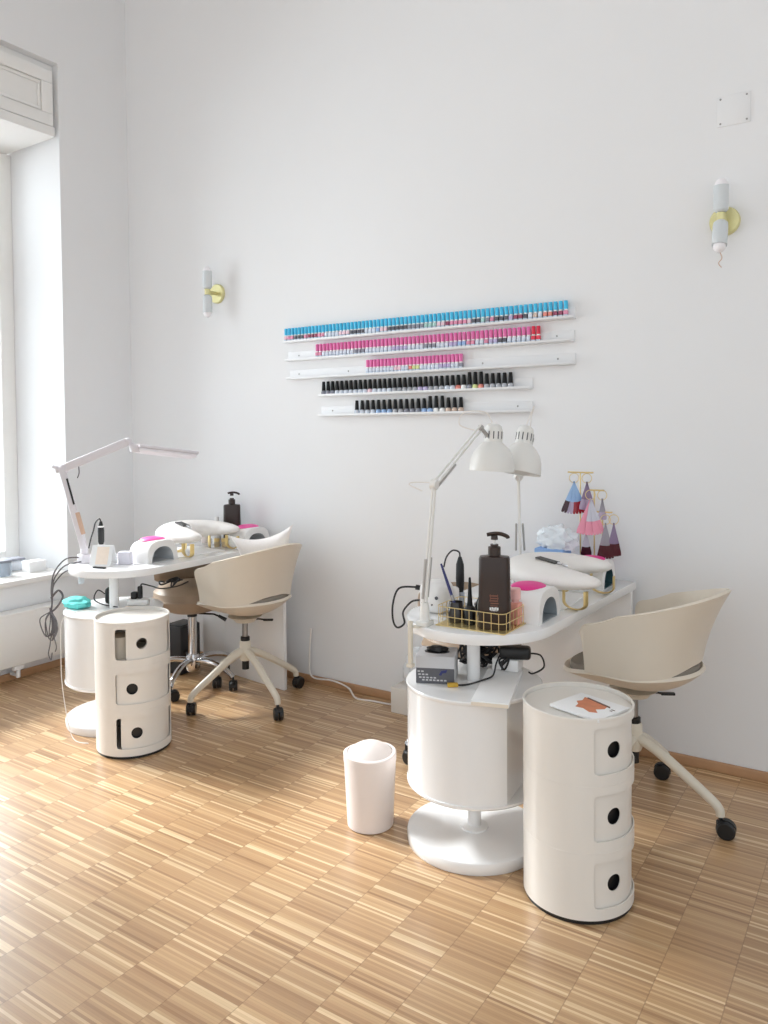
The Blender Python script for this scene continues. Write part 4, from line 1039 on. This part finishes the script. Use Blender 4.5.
# hanging cable bundle
t = thing('cable_bundle', 'tied grey cables hanging from the left desk lamp clamp', 'cable', (-3.365, 2.27, TZ))
bm = BM()
rnd = random.Random(2)
for k in range(3):
    tube(bm, catmull([(.06 + .02 * k, .05, .03 - .02 * k), (.0 - .0 * k, .02, .02 - .03 * k), (-.045 + .008 * k, -.01, -.04 - .02 * k), (-.06 + .006 * k, -.02, -.12), (-.055, -.022, -.2), (-.065 - .005 * k, -.025, -.25)], 8), .0035, 6)
tube(bm, catmull([(-.06, -.022, -.17), (-.02, -.01, -.13), (.0, 0, -.16), (-.03, -.01, -.21), (-.065, -.02, -.24)], 8), .005, 6)
obj('strands', bm, CORDG, t)
bm = BM()
for k in range(6):
    dx = -.055 + .022 * k; y = -.03 + .012 * math.sin(k * 2.)
    zt = -.235; zb = -.36 - .015 * math.sin(k * 1.7)
    tube(bm, catmull([(-.062, -.025, zt), ((-.085 + .03 * k) - .06 + .0, y, zt - .05), (-.07 + .012 * k - .03, y, zb), (-.055, -.025 + .006 * k, zt - .09), (-.06, -.025, zt + .01)], 8, closed=True), .003, 6, closed=True)
tube(bm, catmull([(-.06, -.025, -.33), (-.08, -.02, -.40), (-.095, -.02, -.45), (-.075, -.02, -.475), (-.065, -.02, -.44)], 8), .0028, 6)
tube(bm, catmull([(-.055, -.025, -.33), (-.03, -.02, -.40), (-.04, -.02, -.43)], 8), .0028, 6)
obj('loops', bm, CORDG, t)
t = thing('charging_cord', 'thin white cord trailing from the left drum down to the floor', 'cable', (-3.15, 2.15, 0))
bm = BM(); tube(bm, catmull([(.06, .11, DZ + .004), (.0, .04, DZ + .002), (-.035, -.01, .50), (-.03, -.02, .35), (-.01, -.03, .22), (.06, -.05, .06), (.12, -.06, .004), (.20, -.05, .004)], 8), .0022, 6); obj('strand', bm, CORDW, t)

# ------------------------------------------------------------------ light
def area(name, loc, rot, sx, sy, power, color=(1, 1, 1)):
    l = bpy.data.lights.new(name, 'AREA'); l.shape = 'RECTANGLE'; l.size = sx; l.size_y = sy; l.energy = power; l.color = color
    o = bpy.data.objects.new(name, l); COL.objects.link(o); o.location = loc; o.rotation_euler = rot; return o
# daylight through the visible window; the second is unseen, added to brighten the floor
area('daylight window', (LX - WT - .12, (WY0 + WY1) / 2, 1.85), (0, R(-90), 0), 2.6, WY1 - WY0 + .1, 88, (.93, .97, 1.))
area('added unseen window light', (LX - WT - .12, sum(W2) / 2, 1.85), (0, R(-90), 0), 2.6, W2[1] - W2[0] + .1, 25, (.93, .97, 1.))
sl = bpy.data.lights.new('hazy sun', 'SUN'); sl.energy = 25; sl.angle = R(22); sl.color = (1., .99, .98)
so = bpy.data.objects.new('hazy sun', sl); COL.objects.link(so); so.location = (-8, 2, 6); so.rotation_euler = Vector((1., .10, -1.0)).to_track_quat('-Z', 'Y').to_euler()
w = bpy.data.worlds.new('sky'); S.world = w; w.use_nodes = True
bg = w.node_tree.nodes['Background']; bg.inputs[0].default_value = (.89, .955, 1., 1); bg.inputs[1].default_value = 1.22

# ------------------------------------------------------------------ camera
cam = bpy.data.cameras.new('camera'); co = bpy.data.objects.new('camera', cam); COL.objects.link(co)
yaw, pitch, roll = R(-33.3024), R(-1.6686), R(-.48841)
c_, s_ = math.cos(yaw), math.sin(yaw)
F = Vector((s_ * math.cos(pitch), c_ * math.cos(pitch), math.sin(pitch)))
rt = Vector((c_, -s_, 0)); up = rt.cross(F)
r2 = rt * math.cos(roll) + up * math.sin(roll); u2 = -rt * math.sin(roll) + up * math.cos(roll)
co.matrix_world = Matrix(((r2.x, u2.x, -F.x, 0), (r2.y, u2.y, -F.y, 0), (r2.z, u2.z, -F.z, 1.38), (0, 0, 0, 1)))
cam.sensor_fit = 'VERTICAL'; cam.sensor_height = 24; cam.lens = 775.709 / 1024 * 24
cam.shift_y = -(512 - 450.642) / 1024
cam.clip_start = .05
S.camera = co
S.view_settings.view_transform = 'Standard'; S.view_settings.look = 'None'; S.view_settings.gamma = 1; S.view_settings.exposure = 0.
S.view_settings.use_curve_mapping = False
S.cycles.max_bounces = 12; S.cycles.diffuse_bounces = 6
